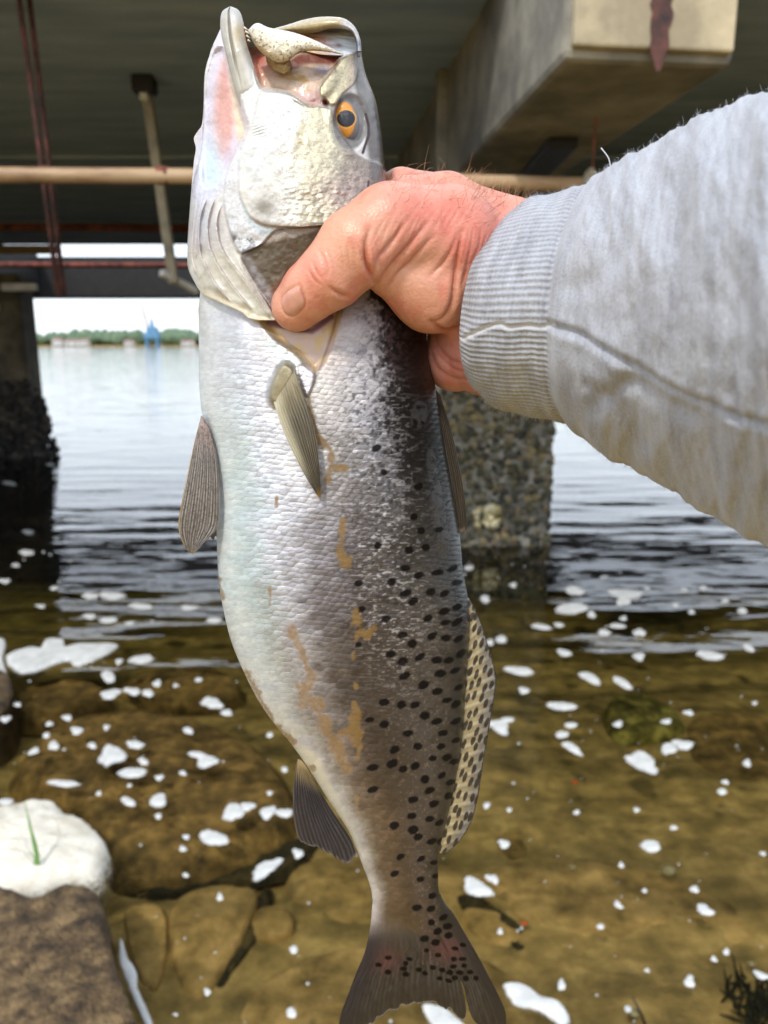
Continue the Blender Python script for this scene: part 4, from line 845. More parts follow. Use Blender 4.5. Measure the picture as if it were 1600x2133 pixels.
# tail fin in two lobes
def tail_c(s, r, x, y):
    rs = np.abs(np.sin(s*np.pi*(15+9*sstep(.45, .6, r))+.3*np.sin(r*8))); c = np.tile(lin((70, 66, 66)), (len(x), 1)); c = mixc(c, (34, 31, 32), sstep(.2, .95, rs)*.7*sstep(.25, .5, r)); c = mixc(c, (20, 19, 22), sstep(.45, .7, fbm(x/9, y/14, seed=152, oct=3))*.6*sstep(.3, .6, r)); c = mixc(c, (110, 94, 76), sstep(.3, .05, r))
    c = mixc(c, (104, 58, 62), (gauss(x, y, 800, 1998, 34, 26)+gauss(x, y, 935, 1975, 34, 30))*.7); l = sstep(60, 10, x-np.interp(y, [1900, 1986, 2027, 2072, 2133, 2170], [774, 759, 742, 725, 706, 700])); rg = sstep(46, 6, np.interp(y, [1862, 1904, 1945, 1986, 2031, 2072, 2124], [919, 945, 969, 993, 1017, 1038, 1057])-x)
    c = mixc(c, (34, 32, 44), l*.85*sstep(1890, 1990, y)); c = mixc(c, (26, 26, 36), rg*.85*sstep(1860, 1930, y)); c = mixc(c, (40, 36, 36), sstep(.7, .95, r)*.6); c = mixc(c, (150, 142, 130), sstep(.985, 1, r)*.6)
    sm = spot_mask(x, y); c = mixc(c, (13, 11, 12), sm*.95); c = c*.66*(1+.7*(fbm(s*40, r*6, seed=151, oct=3)-.5))[:, None]
    tc_, tp_ = trunk_color(x, y); k = sstep(1965, 1900, y)[:, None]; c = c+(tc_-c)*k; p = np.stack([np.full(len(x), .06), np.full(len(x), .28), np.zeros(len(x)), .4*(1-.8*sm)], 1)
    return c, p+(tp_-p)*k
wt = lambda s, r, x, y: np.interp(r, [0, .15, .3, .5, 1], [8.6, 6.8, 4.8, 2.2, .8])*hump(np.clip(.02+.96*s, 0, 1), 2)+ray_relief(s+.02*np.sin(r*8)+.015*np.sin(r*23), 15, .5)*sstep(.25, .5, r)+2.5*np.sin(s*5+1)*r
wtb = lambda s, r, x, y: -np.interp(r, [0, .15, .3, .5, 1], [8.6, 6.8, 4.8, 2.2, .8])*hump(np.clip(.02+.96*s, 0, 1), 2)+2.5*np.sin(s*5+1)*r-.3
P = coons([(776, 1880), (773, 1918), (768, 1948), (759, 1986), (742, 2027), (725, 2072), (711, 2110), (704, 2150), (706, 2172)], [(884, 1880), (905, 1920), (932, 1975), (956, 2030), (966, 2070), (971, 2100), (970, 2118)], [(776, 1880), (830, 1884), (884, 1880)], [(706, 2172), (735, 2158), (768, 2138), (800, 2112), (842, 2094), (887, 2088), (917, 2093), (942, 2107), (962, 2124), (970, 2118)], 200, 170)
t1 = slab(ragged(P, 16, 1.6), wt, wtb, tail_c)
P = coons([(882, 1880), (903, 1920), (930, 1975), (954, 2030), (967, 2058), (976, 2098), (986, 2124), (1004, 2142)], [(917, 1862), (926, 1880), (945, 1904), (969, 1945), (993, 1986), (1017, 2031), (1038, 2072), (1053, 2108), (1054, 2138)], [(882, 1880), (900, 1872), (917, 1862)], [(1004, 2142), (1030, 2152), (1054, 2138)], 90, 170)
t2 = slab(P, lambda s, r, x, y: wt(.72+.28*s, r, x, y), lambda s, r, x, y: wtb(.72+.28*s, r, x, y), lambda s, r, x, y: tail_c(.6+.4*s, r, x, y))
child(fish_obj('tail_fin', [t1, t2]), fish)

# ================================================================== HAND AND SLEEVE
def surface_nets(phi, org, h):
    nx, ny, nz = phi.shape; s = phi < 0
    acc = np.zeros((nx-1, ny-1, nz-1, 3), np.float32); cnt = np.zeros((nx-1, ny-1, nz-1), np.float32)
    cor = [(a, b, c) for a in (0, 1) for b in (0, 1) for c in (0, 1)]
    def sl(c): return tuple(slice(k, n-1+k) for k, n in zip(c, (nx, ny, nz)))
    for a in cor:
        for ax_ in range(3):
            if a[ax_]: continue
            b = list(a); b[ax_] = 1
            pa, pb = phi[sl(a)], phi[sl(b)]; m = s[sl(a)] != s[sl(b)]
            if not m.any(): continue
            idx = np.nonzero(m); va, vb = pa[idx], pb[idx]; t = va/(va-vb)
            for d in range(3): acc[idx+(np.full(len(t), d),)] += a[d]+(t if d == ax_ else 0)
            cnt[idx] += 1
    act = cnt > 0; ids = np.full(act.shape, -1, np.int64); ids[act] = np.arange(act.sum())
    I = np.argwhere(act); V = org+h*(I+acc[act]/cnt[act][:, None])
    Q = []
    for ax_ in range(3):
        o1, o2 = [(1, 2), (2, 0), (0, 1)][ax_]
        sa = [slice(None)]*3; sb = [slice(None)]*3; sa[ax_] = slice(0, -1); sb[ax_] = slice(1, None)
        e = np.argwhere(s[tuple(sa)] != s[tuple(sb)]); e = e[(e[:, o1] > 0) & (e[:, o2] > 0) & (e[:, o1] < phi.shape[o1]-1) & (e[:, o2] < phi.shape[o2]-1)]
        inn = s[tuple(e.T)]
        def at(d1, d2):
            k = e.copy(); k[:, o1] -= d1; k[:, o2] -= d2; return ids[tuple(k.T)]
        q = np.stack([at(1, 1), at(0, 1), at(0, 0), at(1, 0)], 1)
        q[~inn] = q[~inn][:, ::-1]; Q.append(q)
    return V, np.vstack(Q)
def smin(a, b, k):
    h = np.clip(.5+.5*(b-a)/k, 0, 1); return b+(a-b)*h-k*h*(1-h)
# joints: pixel, pixel, millimetres in front of the fish's middle, radius in millimetres; blend
HAND = [
 # thumb, pushed under the gill cover
 (((617, 638), 34, 10.2), ((650, 604), 38, 11.3), 3),
 (((650, 604), 38, 11.3), ((692, 572), 40, 13.0), 3),
 (((692, 572), 40, 13.0), ((742, 518), 39, 14.8), 3),
 (((742, 518), 39, 14.8), ((812, 474), 34, 15.8), 4),
 (((812, 474), 34, 15.8), ((930, 500), 24, 22.0), 6),
 # ball of the thumb
 (((822, 560), 30, 12.5), ((900, 600), 24, 17.5), 3),
 (((900, 600), 24, 17.5), ((990, 590), 16, 22.0), 5),
 # back of the hand to the wrist
 (((846, 424), 2, 11.5), ((930, 424), 4, 11.5), 5),
 (((930, 430), 6, 13.0), ((1040, 500), 10, 17.5), 6),
 (((940, 470), -6, 16.0), ((1050, 520), 2, 22.0), 6),
 (((880, 480), -2, 14.0), ((900, 620), 2, 14.0), 5),
 (((940, 520), 2, 24.0), ((1060, 590), 8, 29.0), 6),
 # heel of the palm
 (((950, 748), -4, 15.0), ((1012, 728), 0, 24.0), 1.4),
 (((935, 700), -6, 10.0), ((1030, 690), 4, 24.0), 3),
 # wrist and forearm inside the sleeve
 (((1050, 590), 8, 29.0), ((1215, 630), 34, 27.0), 8),
 (((1040, 700), 6, 24.0), ((1215, 650), 34, 26.0), 8),
 # index finger over the nape and down the far side
 (((905, 412), -8, 10.5), ((836, 398), -16, 9.8), 4),
 (((836, 398), -16, 9.8), ((792, 420), -42, 9.4), 2),
 (((792, 420), -42, 9.4), ((720, 470), -46, 8.4), 2),
 (((720, 470), -46, 8.4), ((668, 510), -41, 7.2), 2),
 # middle, ring and little finger behind the fish
 (((900, 470), -14, 11.0), ((852, 480), -34, 10.0), 3),
 (((852, 480), -34, 10.0), ((770, 520), -50, 9.4), 2),
 (((770, 520), -50, 9.4), ((680, 566), -45, 7.8), 2),
 (((906, 540), -14, 11.0), ((862, 548), -38, 9.6), 3),
 (((862, 548), -38, 9.6), ((778, 584), -51, 9.0), 2),
 (((778, 584), -51, 9.0), ((694, 620), -45, 7.4), 2),
 (((912, 620), -12, 10.5), ((872, 618), -36, 8.6), 3),
 (((872, 618), -36, 8.6), ((800, 644), -48, 8.0), 2),
 (((800, 644), -48, 8.0), ((732, 672), -44, 6.8), 2)]
segs = []
for (pa, wa, ra), (pb, wb_, rb), k in HAND: segs.append((F(pa[0], pa[1], wa), F(pb[0], pb[1], wb_), ra/1000, rb/1000, k/1000))
h = .00064
pts_ = np.array([s[0] for s in segs]+[s[1] for s in segs]); lo_, hi_ = pts_.min(0)-.04, pts_.max(0)+.036
nx, ny, nz = (np.ceil((hi_-lo_)/h)).astype(int)
axs = [(lo_[i]+h*np.arange(n)).astype(np.float32) for i, n in enumerate((nx, ny, nz))]
phi = np.full((nx, ny, nz), .05, np.float32)
for a, b, ra, rb, k in segs:
    R_ = max(ra, rb)+.010; l, u_ = np.minimum(a, b)-R_, np.maximum(a, b)+R_
    ix = [slice(max(0, int((l[i]-lo_[i])/h)), min(n, int((u_[i]-lo_[i])/h)+1)) for i, n in enumerate((nx, ny, nz))]
    gx_, gy__, gz_ = np.meshgrid(*[axs[i][ix[i]] for i in range(3)], indexing='ij', sparse=True)
    d = (b-a).astype(np.float32); Lq = float(d@d); tt = np.clip(((gx_-a[0])*d[0]+(gy__-a[1])*d[1]+(gz_-a[2])*d[2])/Lq, 0, 1)
    q = np.sqrt((gx_-a[0]-tt*d[0])**2+(gy__-a[1]-tt*d[1])**2+(gz_-a[2]-tt*d[2])**2)-(ra+tt*(rb-ra))
    blk = phi[tuple(ix)]; phi[tuple(ix)] = smin(blk, q.astype(np.float32), k)
HV, HQ = surface_nets(phi, lo_, h); del phi
def mesh_normals(V, Q):
    n = np.zeros_like(V); fn = np.cross(V[Q[:, 2]]-V[Q[:, 0]], V[Q[:, 3]]-V[Q[:, 1]])
    for j in range(4): np.add.at(n, Q[:, j], fn)
    return n/(np.linalg.norm(n, axis=1)[:, None]+1e-12)
# relax the lattice steps
for it in range(4):
    s_ = np.zeros_like(HV); c_ = np.zeros(len(HV))
    for j in range(4):
        np.add.at(s_, HQ[:, j], HV[HQ[:, (j+1) % 4]]+HV[HQ[:, (j+3) % 4]]); np.add.at(c_, HQ[:, j], 2)
    HV = HV*.4+.6*s_/c_[:, None]
HN = mesh_normals(HV, HQ); view = (C0-HV); view /= np.linalg.norm(view, axis=1)[:, None]
fac = sstep(-.05, .3, (HN*view).sum(1)); hx, hy = project(HV)
def k5(l): return [(740+.2344*x, 340+.2344*y) for x, y in l]
def k4(l): return [(560+.1875*x, 300+.1875*y) for x, y in l]
CREASE = [  # polyline, depth mm, half width px
 (k5([(165,1060),(150,1010),(95,860),(95,720),(120,600)]), 1.8, 5.5), (k5([(158,980),(200,850),(280,740),(370,620),(440,500)]), .8, 5), (k5([(205,1060),(300,930),(430,780),(540,650),(620,540)]), 1.3, 5.5), (k5([(262,1140),(380,970),(480,880),(600,740),(700,640)]), .9, 5),
 (k5([(250,820),(330,700),(420,560)]), .6, 4), (k5([(690,1415),(800,1360),(862,1230),(880,1050),(890,900),(930,700),(960,600)]), 1.6, 5), (k5([(660,1010),(780,880),(860,750),(920,600)]), .9, 4.5), (k5([(670,1400),(740,1460),(820,1495),(900,1470),(975,1435)]), 1.6, 6),
 (k5([(940,1100),(985,950),(1000,800)]), .5, 4), (k5([(700,1500),(740,1620),(840,1740),(1000,1790)]), .8, 5), (k5([(668,1620),(720,1800),(850,1900),(1040,1930)]), .6, 5), (k5([(690,1560),(760,1720),(900,1830),(1040,1860)]), .5, 4),
 (k4([(560,1180),(610,1270),(650,1370),(650,1470)]), .6, 3.5), (k4([(480,1300),(540,1430),(600,1500)]), .5, 3), (k4([(440,1390),(500,1500),(560,1560)]), .5, 3), (k4([(640,1180),(690,1290),(720,1380)]), .4, 3), (k4([(680,1590),(740,1640),(800,1670),(890,1700)]), 1.0, 5), (k4([(1070,1200),(1085,1350),(1150,1500)]), .5, 5),
 (k4([(340,1540),(370,1640),(405,1750),(395,1800)]), .5, 2.6)]
r = np.random.default_rng(77)
for i in range(9): CREASE.append(([(962+i*13+r.normal(0, 2), 470+i*3), (958+i*12+r.normal(0, 3), 515), (944+i*11, 575+r.normal(0, 12))], .38+.2*r.random(), 2.6))
for i in range(12): CREASE.append(([(770+i*18+r.normal(0, 4), 520-i*5), (790+i*18+r.normal(0, 4), 470-i*3), (812+i*17, 440-i*1.5+r.normal(0, 6))], .16+.12*r.random(), 2.4))
for i in range(7): CREASE.append(([(705+i*13, 500+r.normal(0, 5)), (712+i*13, 530), (716+i*13, 560+r.normal(0, 8))], .14+.1*r.random(), 2.4))
dis = np.zeros(len(HV)); cre = np.zeros(len(HV))
for pts, dep, wd in CREASE:
    p = spline(pts, 24); s = (fac > 0) & (hx > p[:, 0].min()-25) & (hx < p[:, 0].max()+25) & (hy > p[:, 1].min()-25) & (hy < p[:, 1].max()+25)
    d, t = pl_dist(hx[s], hy[s], p); e = np.sin(np.pi*np.clip(t, .03, .97))**.5
    dis[s] += .95*(-dep*np.exp(-(d/(wd*.8))**1.35)+.3*dep*np.exp(-((d-2.2*wd)/(1.5*wd))**2))*e; cre[s] = np.maximum(cre[s], np.exp(-(d/(wd*.55))**1.5)*min(1, .25+dep/1.2)*e)
NAIL = k4([(140, 1740), (190, 1660), (270, 1600), (335, 1575), (365, 1640), (400, 1740), (395, 1800), (330, 1880), (260, 1915), (190, 1890), (150, 1830)])
nl = inside(hx, hy, NAIL, 2.0)*(fac > .2)*((HV[:, 1] < FISH_Y-.025))
dis += -.35*np.exp(-(poly_sd(hx, hy, NAIL)/3.0)**2)*(fac > .2)*(HV[:, 1] < FISH_Y-.025)
P3 = HV*1000
dis += (fbm(P3[:, 0]/9, P3[:, 1]/9, P3[:, 2]/9, seed=161, oct=3)-.5)*.5
HV = HV+HN*(dis*fac+(1-fac)*0)[:, None]/1000
# colour: ruddy back of the hand, yellower thumb, pink heel
c = np.tile(lin((202, 142, 118)), (len(HV), 1))
c = mixc(c, (208, 128, 112), inside(hx, hy, [(800, 395), (900, 380), (1085, 425), (1085, 520), (980, 560), (900, 500), (820, 450)], 50)*.9)
c = mixc(c, (208, 154, 124), gauss(hx, hy, 720, 500, 70, 50)*.7); c = mixc(c, (214, 164, 140), gauss(hx, hy, 850, 560, 80, 60)*.6); c = mixc(c, (212, 132, 114), gauss(hx, hy, 660, 570, 30, 40)*.7)
c = mixc(c, (212, 146, 134), inside(hx, hy, [(885, 690), (970, 690), (1040, 720), (1040, 830), (940, 825), (890, 760)], 14)*.9); c = mixc(c, (222, 164, 140), gauss(hx, hy, 650, 640, 50, 26)*.7); c = mixc(c, (222, 150, 132), gauss(hx, hy, 850, 385, 55, 26)*.7)
mot = fbm(P3[:, 0]/6, P3[:, 1]/6, P3[:, 2]/6, seed=163, oct=4); c = mixc(c, (196, 96, 80), sstep(.5, .72, mot)*.35); c = mixc(c, (160, 78, 58), cre*.55)
c = c*(1+.16*(fbm(P3[:, 0]/1.6, P3[:, 1]/1.6, P3[:, 2]/1.6, seed=165, oct=2)-.5))[:, None]
def hand_material():
    m, t, b, _ = nodes('skin'); L = t.links.new; ca = N(t, 'Attribute'); ca.attribute_name = 'col'; L(ca.outputs['Color'], b.inputs['Base Color'])
    b.inputs['Roughness'].default_value = .4; b.inputs['Subsurface Weight'].default_value = .12; b.inputs['Subsurface Radius'].default_value = (1, .35, .2); b.inputs['Subsurface Scale'].default_value = .004
    tc = N(t, 'TexCoord'); v = N(t, 'TexVoronoi'); v.inputs['Scale'].default_value = 900; L(tc.outputs['Object'], v.inputs['Vector'])
    n = N(t, 'TexNoise'); n.inputs['Scale'].default_value = 420; n.inputs['Detail'].default_value = 4; L(tc.outputs['Object'], n.inputs['Vector'])
    ad = N(t, 'Math', operation='ADD'); L(v.outputs['Distance'], ad.inputs[0]); L(n.outputs[0], ad.inputs[1])
    bp = N(t, 'Bump'); bp.inputs['Strength'].default_value = .5; bp.inputs['Distance'].default_value = .00022; L(ad.outputs[0], bp.inputs['Height']); L(bp.outputs[0], b.inputs['Normal'])
    return m
M_skin = hand_material()
person = empty('person', onY(1180, 640, .33), 'right hand of a person in a grey sweatshirt gripping the fish', 'person')
hand = child(link_mesh('hand', HV, HQ, None, M_skin, None, True, None, {'col': c}), person)
# thumbnail: a thin curved plate laid on the skin
M_nail = noise_mat('thumbnail', (190, 134, 116), (206, 154, 136), scale=160, rough=.28, bump=.05, dist=.0003)
NO = spline(NAIL, 48, True); cN = NO.mean(0); rN = np.array([0.001, .2, .4, .6, .75, .87, .95, 1.0]); PN = np.vstack([cN+(NO-cN)*t for t in rN])
sel = np.nonzero((fac > .15) & (hx > NO[:, 0].min()-12) & (hx < NO[:, 0].max()+12) & (hy > NO[:, 1].min()-12) & (hy < NO[:, 1].max()+12) & (HV[:, 1] < FISH_Y-.02))[0]
D2 = (PN[:, None, 0]-hx[sel][None])**2+(PN[:, None, 1]-hy[sel][None])**2; wN = np.exp(-D2/40.0)+1e-12
YN = (wN*HV[sel][:, 1][None]).sum(1)/wN.sum(1); lift = np.repeat(np.array([.9, .9, .88, .82, .7, .5, .25, -.3]), 48)/1000
VN = onY(PN[:, 0], PN[:, 1], YN-lift); no = link_mesh('thumbnail', VN, grid_quads(8, 48, 0, True), None, M_nail, None, True)
no.parent = hand; no.matrix_parent_inverse = __import__('mathutils').Matrix.Identity(4)
# fine hairs on the wrist
r = np.random.default_rng(5); cand = np.nonzero((hx > 950) & (hx < 1110) & (hy < 470) & (hy > 370) & (HN[:, 2] > .35))[0]; mb = MB()
for i in r.choice(cand, 170):
    p = HV[i]; n = HN[i]; L0 = .003+.005*r.random(); side = np.array([r.normal(0, .5)+.35, r.normal(0, .5), .3]); a = p-n*.0005; m_ = p+n*L0*.5+side*L0*.25; e = p+n*L0*.75+side*L0*.8
    mb.tube([a, m_, e], [.00007, .00006, .00002], 3, False)
cand2 = np.nonzero((hx > 800) & (hx < 1050) & (hy < 480) & (HN[:, 2] > .1) & (fac > .3))[0]
for i in r.choice(cand2, 160):
    p = HV[i]; n = HN[i]; L0 = .004+.004*r.random(); side = np.array([r.normal(.4, .5), r.normal(0, .5), r.normal(0, .6)]); mb.tube([p, p+n*L0*.25+side*L0*.4, p+n*L0*.3+side*L0], [.00007, .00006, .00003], 3, False)
M_hair = noise_mat('arm_hair', (150, 112, 80), (190, 150, 116), scale=50, rough=.5, bump=0)
ho = mb.build('arm_hair', M_hair, person, True); ho['kind'] = 'stuff'

# ---- sleeve
ST = np.array([  # top x,y, bottom x,y, distance Y, near-side shift px, half depth m
 (1083, 431, 1020, 826, .356, -88, .040), (1130, 406, 1060, 858, .350, -100, .045), (1186, 393, 1118, 870, .344, -98, .047), (1248, 375, 1200, 886, .336, -82, .048), (1300, 331, 1284, 956, .326, -84, .055), (1360, 300, 1350, 996, .316, -80, .060), (1480, 240, 1470, 1058, .294, -80, .066), (1600, 186, 1600, 1131, .270, -80, .070),
 (1740, 120, 1740, 1200, .244, -80, .072), (1900, 60, 1920, 1260, .218, -60, .072), (2150, 0, 2180, 1300, .185, -30, .070), (2500, -20, 2560, 1340, .150, 0, .066), (2950, -20, 3050, 1340, .118, 0, .060)], float)
NU, NT_ = 420, 420
us_ = np.linspace(0, 1, len(ST)); uu = np.linspace(0, 1, NU)**1.15
def sp_col(k):
    s = spline(np.stack([us_*1000, ST[:, k]], 1), 900); return np.interp(uu*1000, s[:, 0], s[:, 1])
tx, ty, bx_, by_, Yc, off, dep = [sp_col(k)[:, None] for k in range(7)]
th = np.linspace(0, 2*np.pi, NT_, endpoint=False)[None]
cs, sn_ = np.cos(th), np.sin(th); fl_ = np.sign(cs)*np.abs(cs)**.92
mxp, myp = (tx+bx_)/2, (ty+by_)/2
px_ = mxp+(tx-mxp)*fl_+off*sn_; py_ = myp+(ty-myp)*fl_; Yd = Yc-dep*sn_
SP = onY(px_, py_, Yd)
cen = SP.mean(1, keepdims=True); out = SP-cen; out /= np.linalg.norm(out, axis=2)[..., None]
cufU = 3/12.0
fx_, fy_ = px_, py_; U = np.broadcast_to(uu[:, None], px_.shape); TH = np.broadcast_to(th, px_.shape); front = sstep(-.2, .3, sn_)*np.ones_like(px_)
dsp = np.zeros_like(px_)
incuff = sstep(cufU+.006, cufU-.006, U)
dsp += 1.2*np.exp(-((U-cufU+.004)/.010)**2)*-1.6 + 1.6*np.exp(-((U-cufU-.022)/.02)**2)         # cuff seam and the fullness behind it
dsp += (fbm(fx_/70, fy_/160, seed=171, oct=4)-.5)*9*(1-incuff)*sstep(cufU, cufU+.12, U)           # soft folds of the loose sleeve
dsp += (fbm(fx_/38, fy_/150, seed=175, oct=3)-.5)*3.2*sstep(cufU-.06, cufU+.03, U)
dsp += (fbm(fx_/46, fy_/80, seed=172, oct=3)-.5)*3.0*incuff
for pts, dep_, wd in (([(1146, 674), (1200, 696), (1270, 732), (1330, 770), (1400, 808), (1480, 842), (1600, 884), (1760, 930)], 2.4, 8), ([(966, 704), (1005, 686), (1042, 674), (1062, 682), (1100, 678), (1130, 682), (1150, 674)], 1.2, 4.5),
                      ([(1190, 600), (1260, 560), (1330, 470), (1380, 380)], 1.6, 26), ([(1240, 840), (1320, 800), (1440, 860)], 2.2, 22), ([(1230, 800), (1290, 850), (1340, 930)], 1.8, 14)):
    p = spline(pts, 40); d, t = pl_dist(fx_.ravel(), fy_.ravel(), p); d = d.reshape(px_.shape)
    dsp += (-dep_*np.exp(-(d/wd)**2)+.18*dep_*np.exp(-((d-2.2*wd)/(1.5*wd))**2))*front
dsp *= sstep(0, .012, U)*.9+.1
SP = SP+out*dsp[..., None]/1000
# cuff lining: turn the edge inwards
rows = [cen[0]+(SP[0]-cen[0])*s_+(SP[8]-SP[0]).mean(0)*k_ for s_, k_ in ((.80, 2.2), (.88, 1.2), (.945, .35), (.97, .02), (.985, -.06))]
SPall = np.concatenate([np.stack(rows), SP], 0); nr = SPall.shape[0]
Ua = np.concatenate([np.zeros((len(rows), NT_)), U], 0); THa = np.broadcast_to(th, Ua.shape)
Vs_ = SPall.reshape(-1, 3); ns_ = len(Vs_); Vs_ = np.vstack([Vs_, SPall[-1].mean(0)]); j = np.arange(NT_); a = (nr-1)*NT_+j; b_ = (nr-1)*NT_+(j+1) % NT_
tri = np.stack([np.full(NT_, ns_), a, b_], 1)
arc = np.r_[0, np.cumsum(np.linalg.norm(np.diff(SPall.mean(1), axis=0), axis=1))]
uvS = np.stack([np.broadcast_to(arc[:, None], Ua.shape).ravel()*1000/10, THa.ravel()/(2*np.pi)*30], 1); uvS = np.vstack([uvS, uvS[-1]])
cuffm = np.concatenate([np.ones((len(rows), NT_)), incuff], 0).ravel(); d1, _ = pl_dist(np.concatenate([np.repeat(px_[:1], len(rows), 0), px_], 0).ravel(), np.concatenate([np.repeat(py_[:1], len(rows), 0), py_], 0).ravel(), spline([(966, 704), (1005, 686), (1042, 674), (1062, 682), (1100, 678), (1130, 682), (1150, 674)], 30))
colS = np.stack([cuffm, sstep(5, 2, d1-3), np.zeros_like(cuffm)], 1); colS = np.vstack([colS, colS[-1]])
def cloth():
    m, t, b, _ = nodes('grey_fleece'); L = t.links.new; b.inputs['Roughness'].default_value = .95; b.inputs['Sheen Weight'].default_value = .25; b.inputs['Sheen Roughness'].default_value = .5; b.inputs['Specular IOR Level'].default_value = .15
    at = N(t, 'Attribute'); at.attribute_name = 'mask'; se = N(t, 'SeparateColor'); L(at.outputs['Color'], se.inputs[0]); uv = N(t, 'UVMap'); uv.uv_map = 'UVMap'
    def nz(st, scale, detail=4):
        mp = N(t, 'Mapping'); mp.inputs['Scale'].default_value = st; L(uv.outputs[0], mp.inputs[0]); n = N(t, 'TexNoise'); n.inputs['Scale'].default_value = scale; n.inputs['Detail'].default_value = detail; n.inputs['Roughness'].default_value = .7; L(mp.outputs[0], n.inputs['Vector']); return n.outputs[0]
    streak = nz((1.0, .16, 1), 1.6, 5); blot = nz((1, .7, 1), .45, 3); fine = nz((9, 9, 1), 1.0, 3)
    a1 = N(t, 'Math', operation='MULTIPLY'); a1.inputs[1].default_value = .5; L(streak, a1.inputs[0]); a2 = N(t, 'Math', operation='MULTIPLY_ADD'); a2.inputs[1].default_value = .22; L(blot, a2.inputs[0]); L(a1.outputs[0], a2.inputs[2]); a3 = N(t, 'Math', operation='MULTIPLY_ADD'); a3.inputs[1].default_value = .28; L(fine, a3.inputs[0]); L(a2.outputs[0], a3.inputs[2])
    cr = N(t, 'ValToRGB'); e = cr.color_ramp.elements; e[0].position = .30; e[0].color = (*lin((120, 122, 130)), 1); e[1].position = .68; e[1].color = (*lin((184, 188, 197)), 1); L(a3.outputs[0], cr.inputs[0])
    # ribs of the cuff: lines running along the arm
    sx = N(t, 'SeparateXYZ'); L(uv.outputs[0], sx.inputs[0]); wob = N(t, 'Math', operation='MULTIPLY_ADD'); wob.inputs[1].default_value = .12; L(blot, wob.inputs[0]); L(sx.outputs[1], wob.inputs[2])
    f = N(t, 'Math', operation='MULTIPLY'); f.inputs[1].default_value = 2*math.pi*3.9; L(wob.outputs[0], f.inputs[0]); s = N(t, 'Math', operation='SINE'); L(f.outputs[0], s.inputs[0])
    f2 = N(t, 'Math', operation='MULTIPLY'); f2.inputs[1].default_value = 2*math.pi*5.5; L(sx.outputs[0], f2.inputs[0]); s2 = N(t, 'Math', operation='SINE'); L(f2.outputs[0], s2.inputs[0]); s3 = N(t, 'Math', operation='MULTIPLY_ADD'); s3.inputs[1].default_value = .25; L(s2.outputs[0], s3.inputs[0]); L(s.outputs[0], s3.inputs[2])
    rb = N(t, 'MapRange'); rb.inputs['From Min'].default_value = -1.1; rb.inputs['From Max'].default_value = .6; rb.inputs['To Min'].default_value = .8; rb.inputs['To Max'].default_value = 1.07; L(s3.outputs[0], rb.inputs['Value'])
    mx = N(t, 'Mix'); mx.data_type = 'FLOAT'; mx.inputs[2].default_value = 1; L(se.outputs[0], mx.inputs[0]); L(rb.outputs[0], mx.inputs[3]); vm = N(t, 'VectorMath', operation='SCALE'); L(cr.outputs[0], vm.inputs[0]); L(mx.outputs[0], vm.inputs['Scale'])
    ml = N(t, 'Mix'); ml.data_type = 'RGBA'; L(se.outputs[1], ml.inputs[0]); L(vm.outputs[0], ml.inputs[6]); ml.inputs[7].default_value = (*lin((186, 187, 190)), 1); L(ml.outputs[2], b.inputs['Base Color'])
    hs = N(t, 'Math', operation='MULTIPLY'); L(s3.outputs[0], hs.inputs[0]); L(se.outputs[0], hs.inputs[1]); ha_ = N(t, 'Math', operation='MULTIPLY_ADD'); ha_.inputs[1].default_value = 1.6; L(fine, ha_.inputs[0]); L(hs.outputs[0], ha_.inputs[2])
    bp = N(t, 'Bump'); bp.inputs['Strength'].default_value = .7; bp.inputs['Distance'].default_value = .00028; L(ha_.outputs[0], bp.inputs['Height']); L(bp.outputs[0], b.inputs['Normal'])
    return m
M_cloth = cloth()
sl = child(link_mesh('sleeve', Vs_, grid_quads(nr, NT_, 0, True), tri, M_cloth, None, True, uvS, {'mask': colS}), person)
# loose fibres standing off the fleece
r = np.random.default_rng(9); mb = MB()
for k in range(4200):
    i, j_ = r.integers(10, 330), int(r.choice([r.normal(0, 40), r.normal(NT_/2, 30)])) % NT_
    p = SP[i, j_]; n = out[i, j_]; L0 = (.0004+.0009*r.random())*(1 if r.random() < .98 else 2.4); d = n*.8+r.normal(0, .6, 3); mb.tube([p-n*.0003, p+d*L0*.6+r.normal(0, .0002, 3), p+d*L0+r.normal(0, .0005, 3)], [.00004, .000035, .00002], 3, False)
hr = [onY(x_, y_, .332) for x_, y_ in ((1272, 352), (1268, 330), (1252, 308))]; mb.tube(spline(hr, 8), .00028, 4)
M_fuzz = noise_mat('fleece_fibre', (176, 178, 184), (214, 215, 220), scale=50, rough=.9, bump=0); fo_ = mb.build('loose_fibres', M_fuzz, person, True); fo_['kind'] = 'stuff'

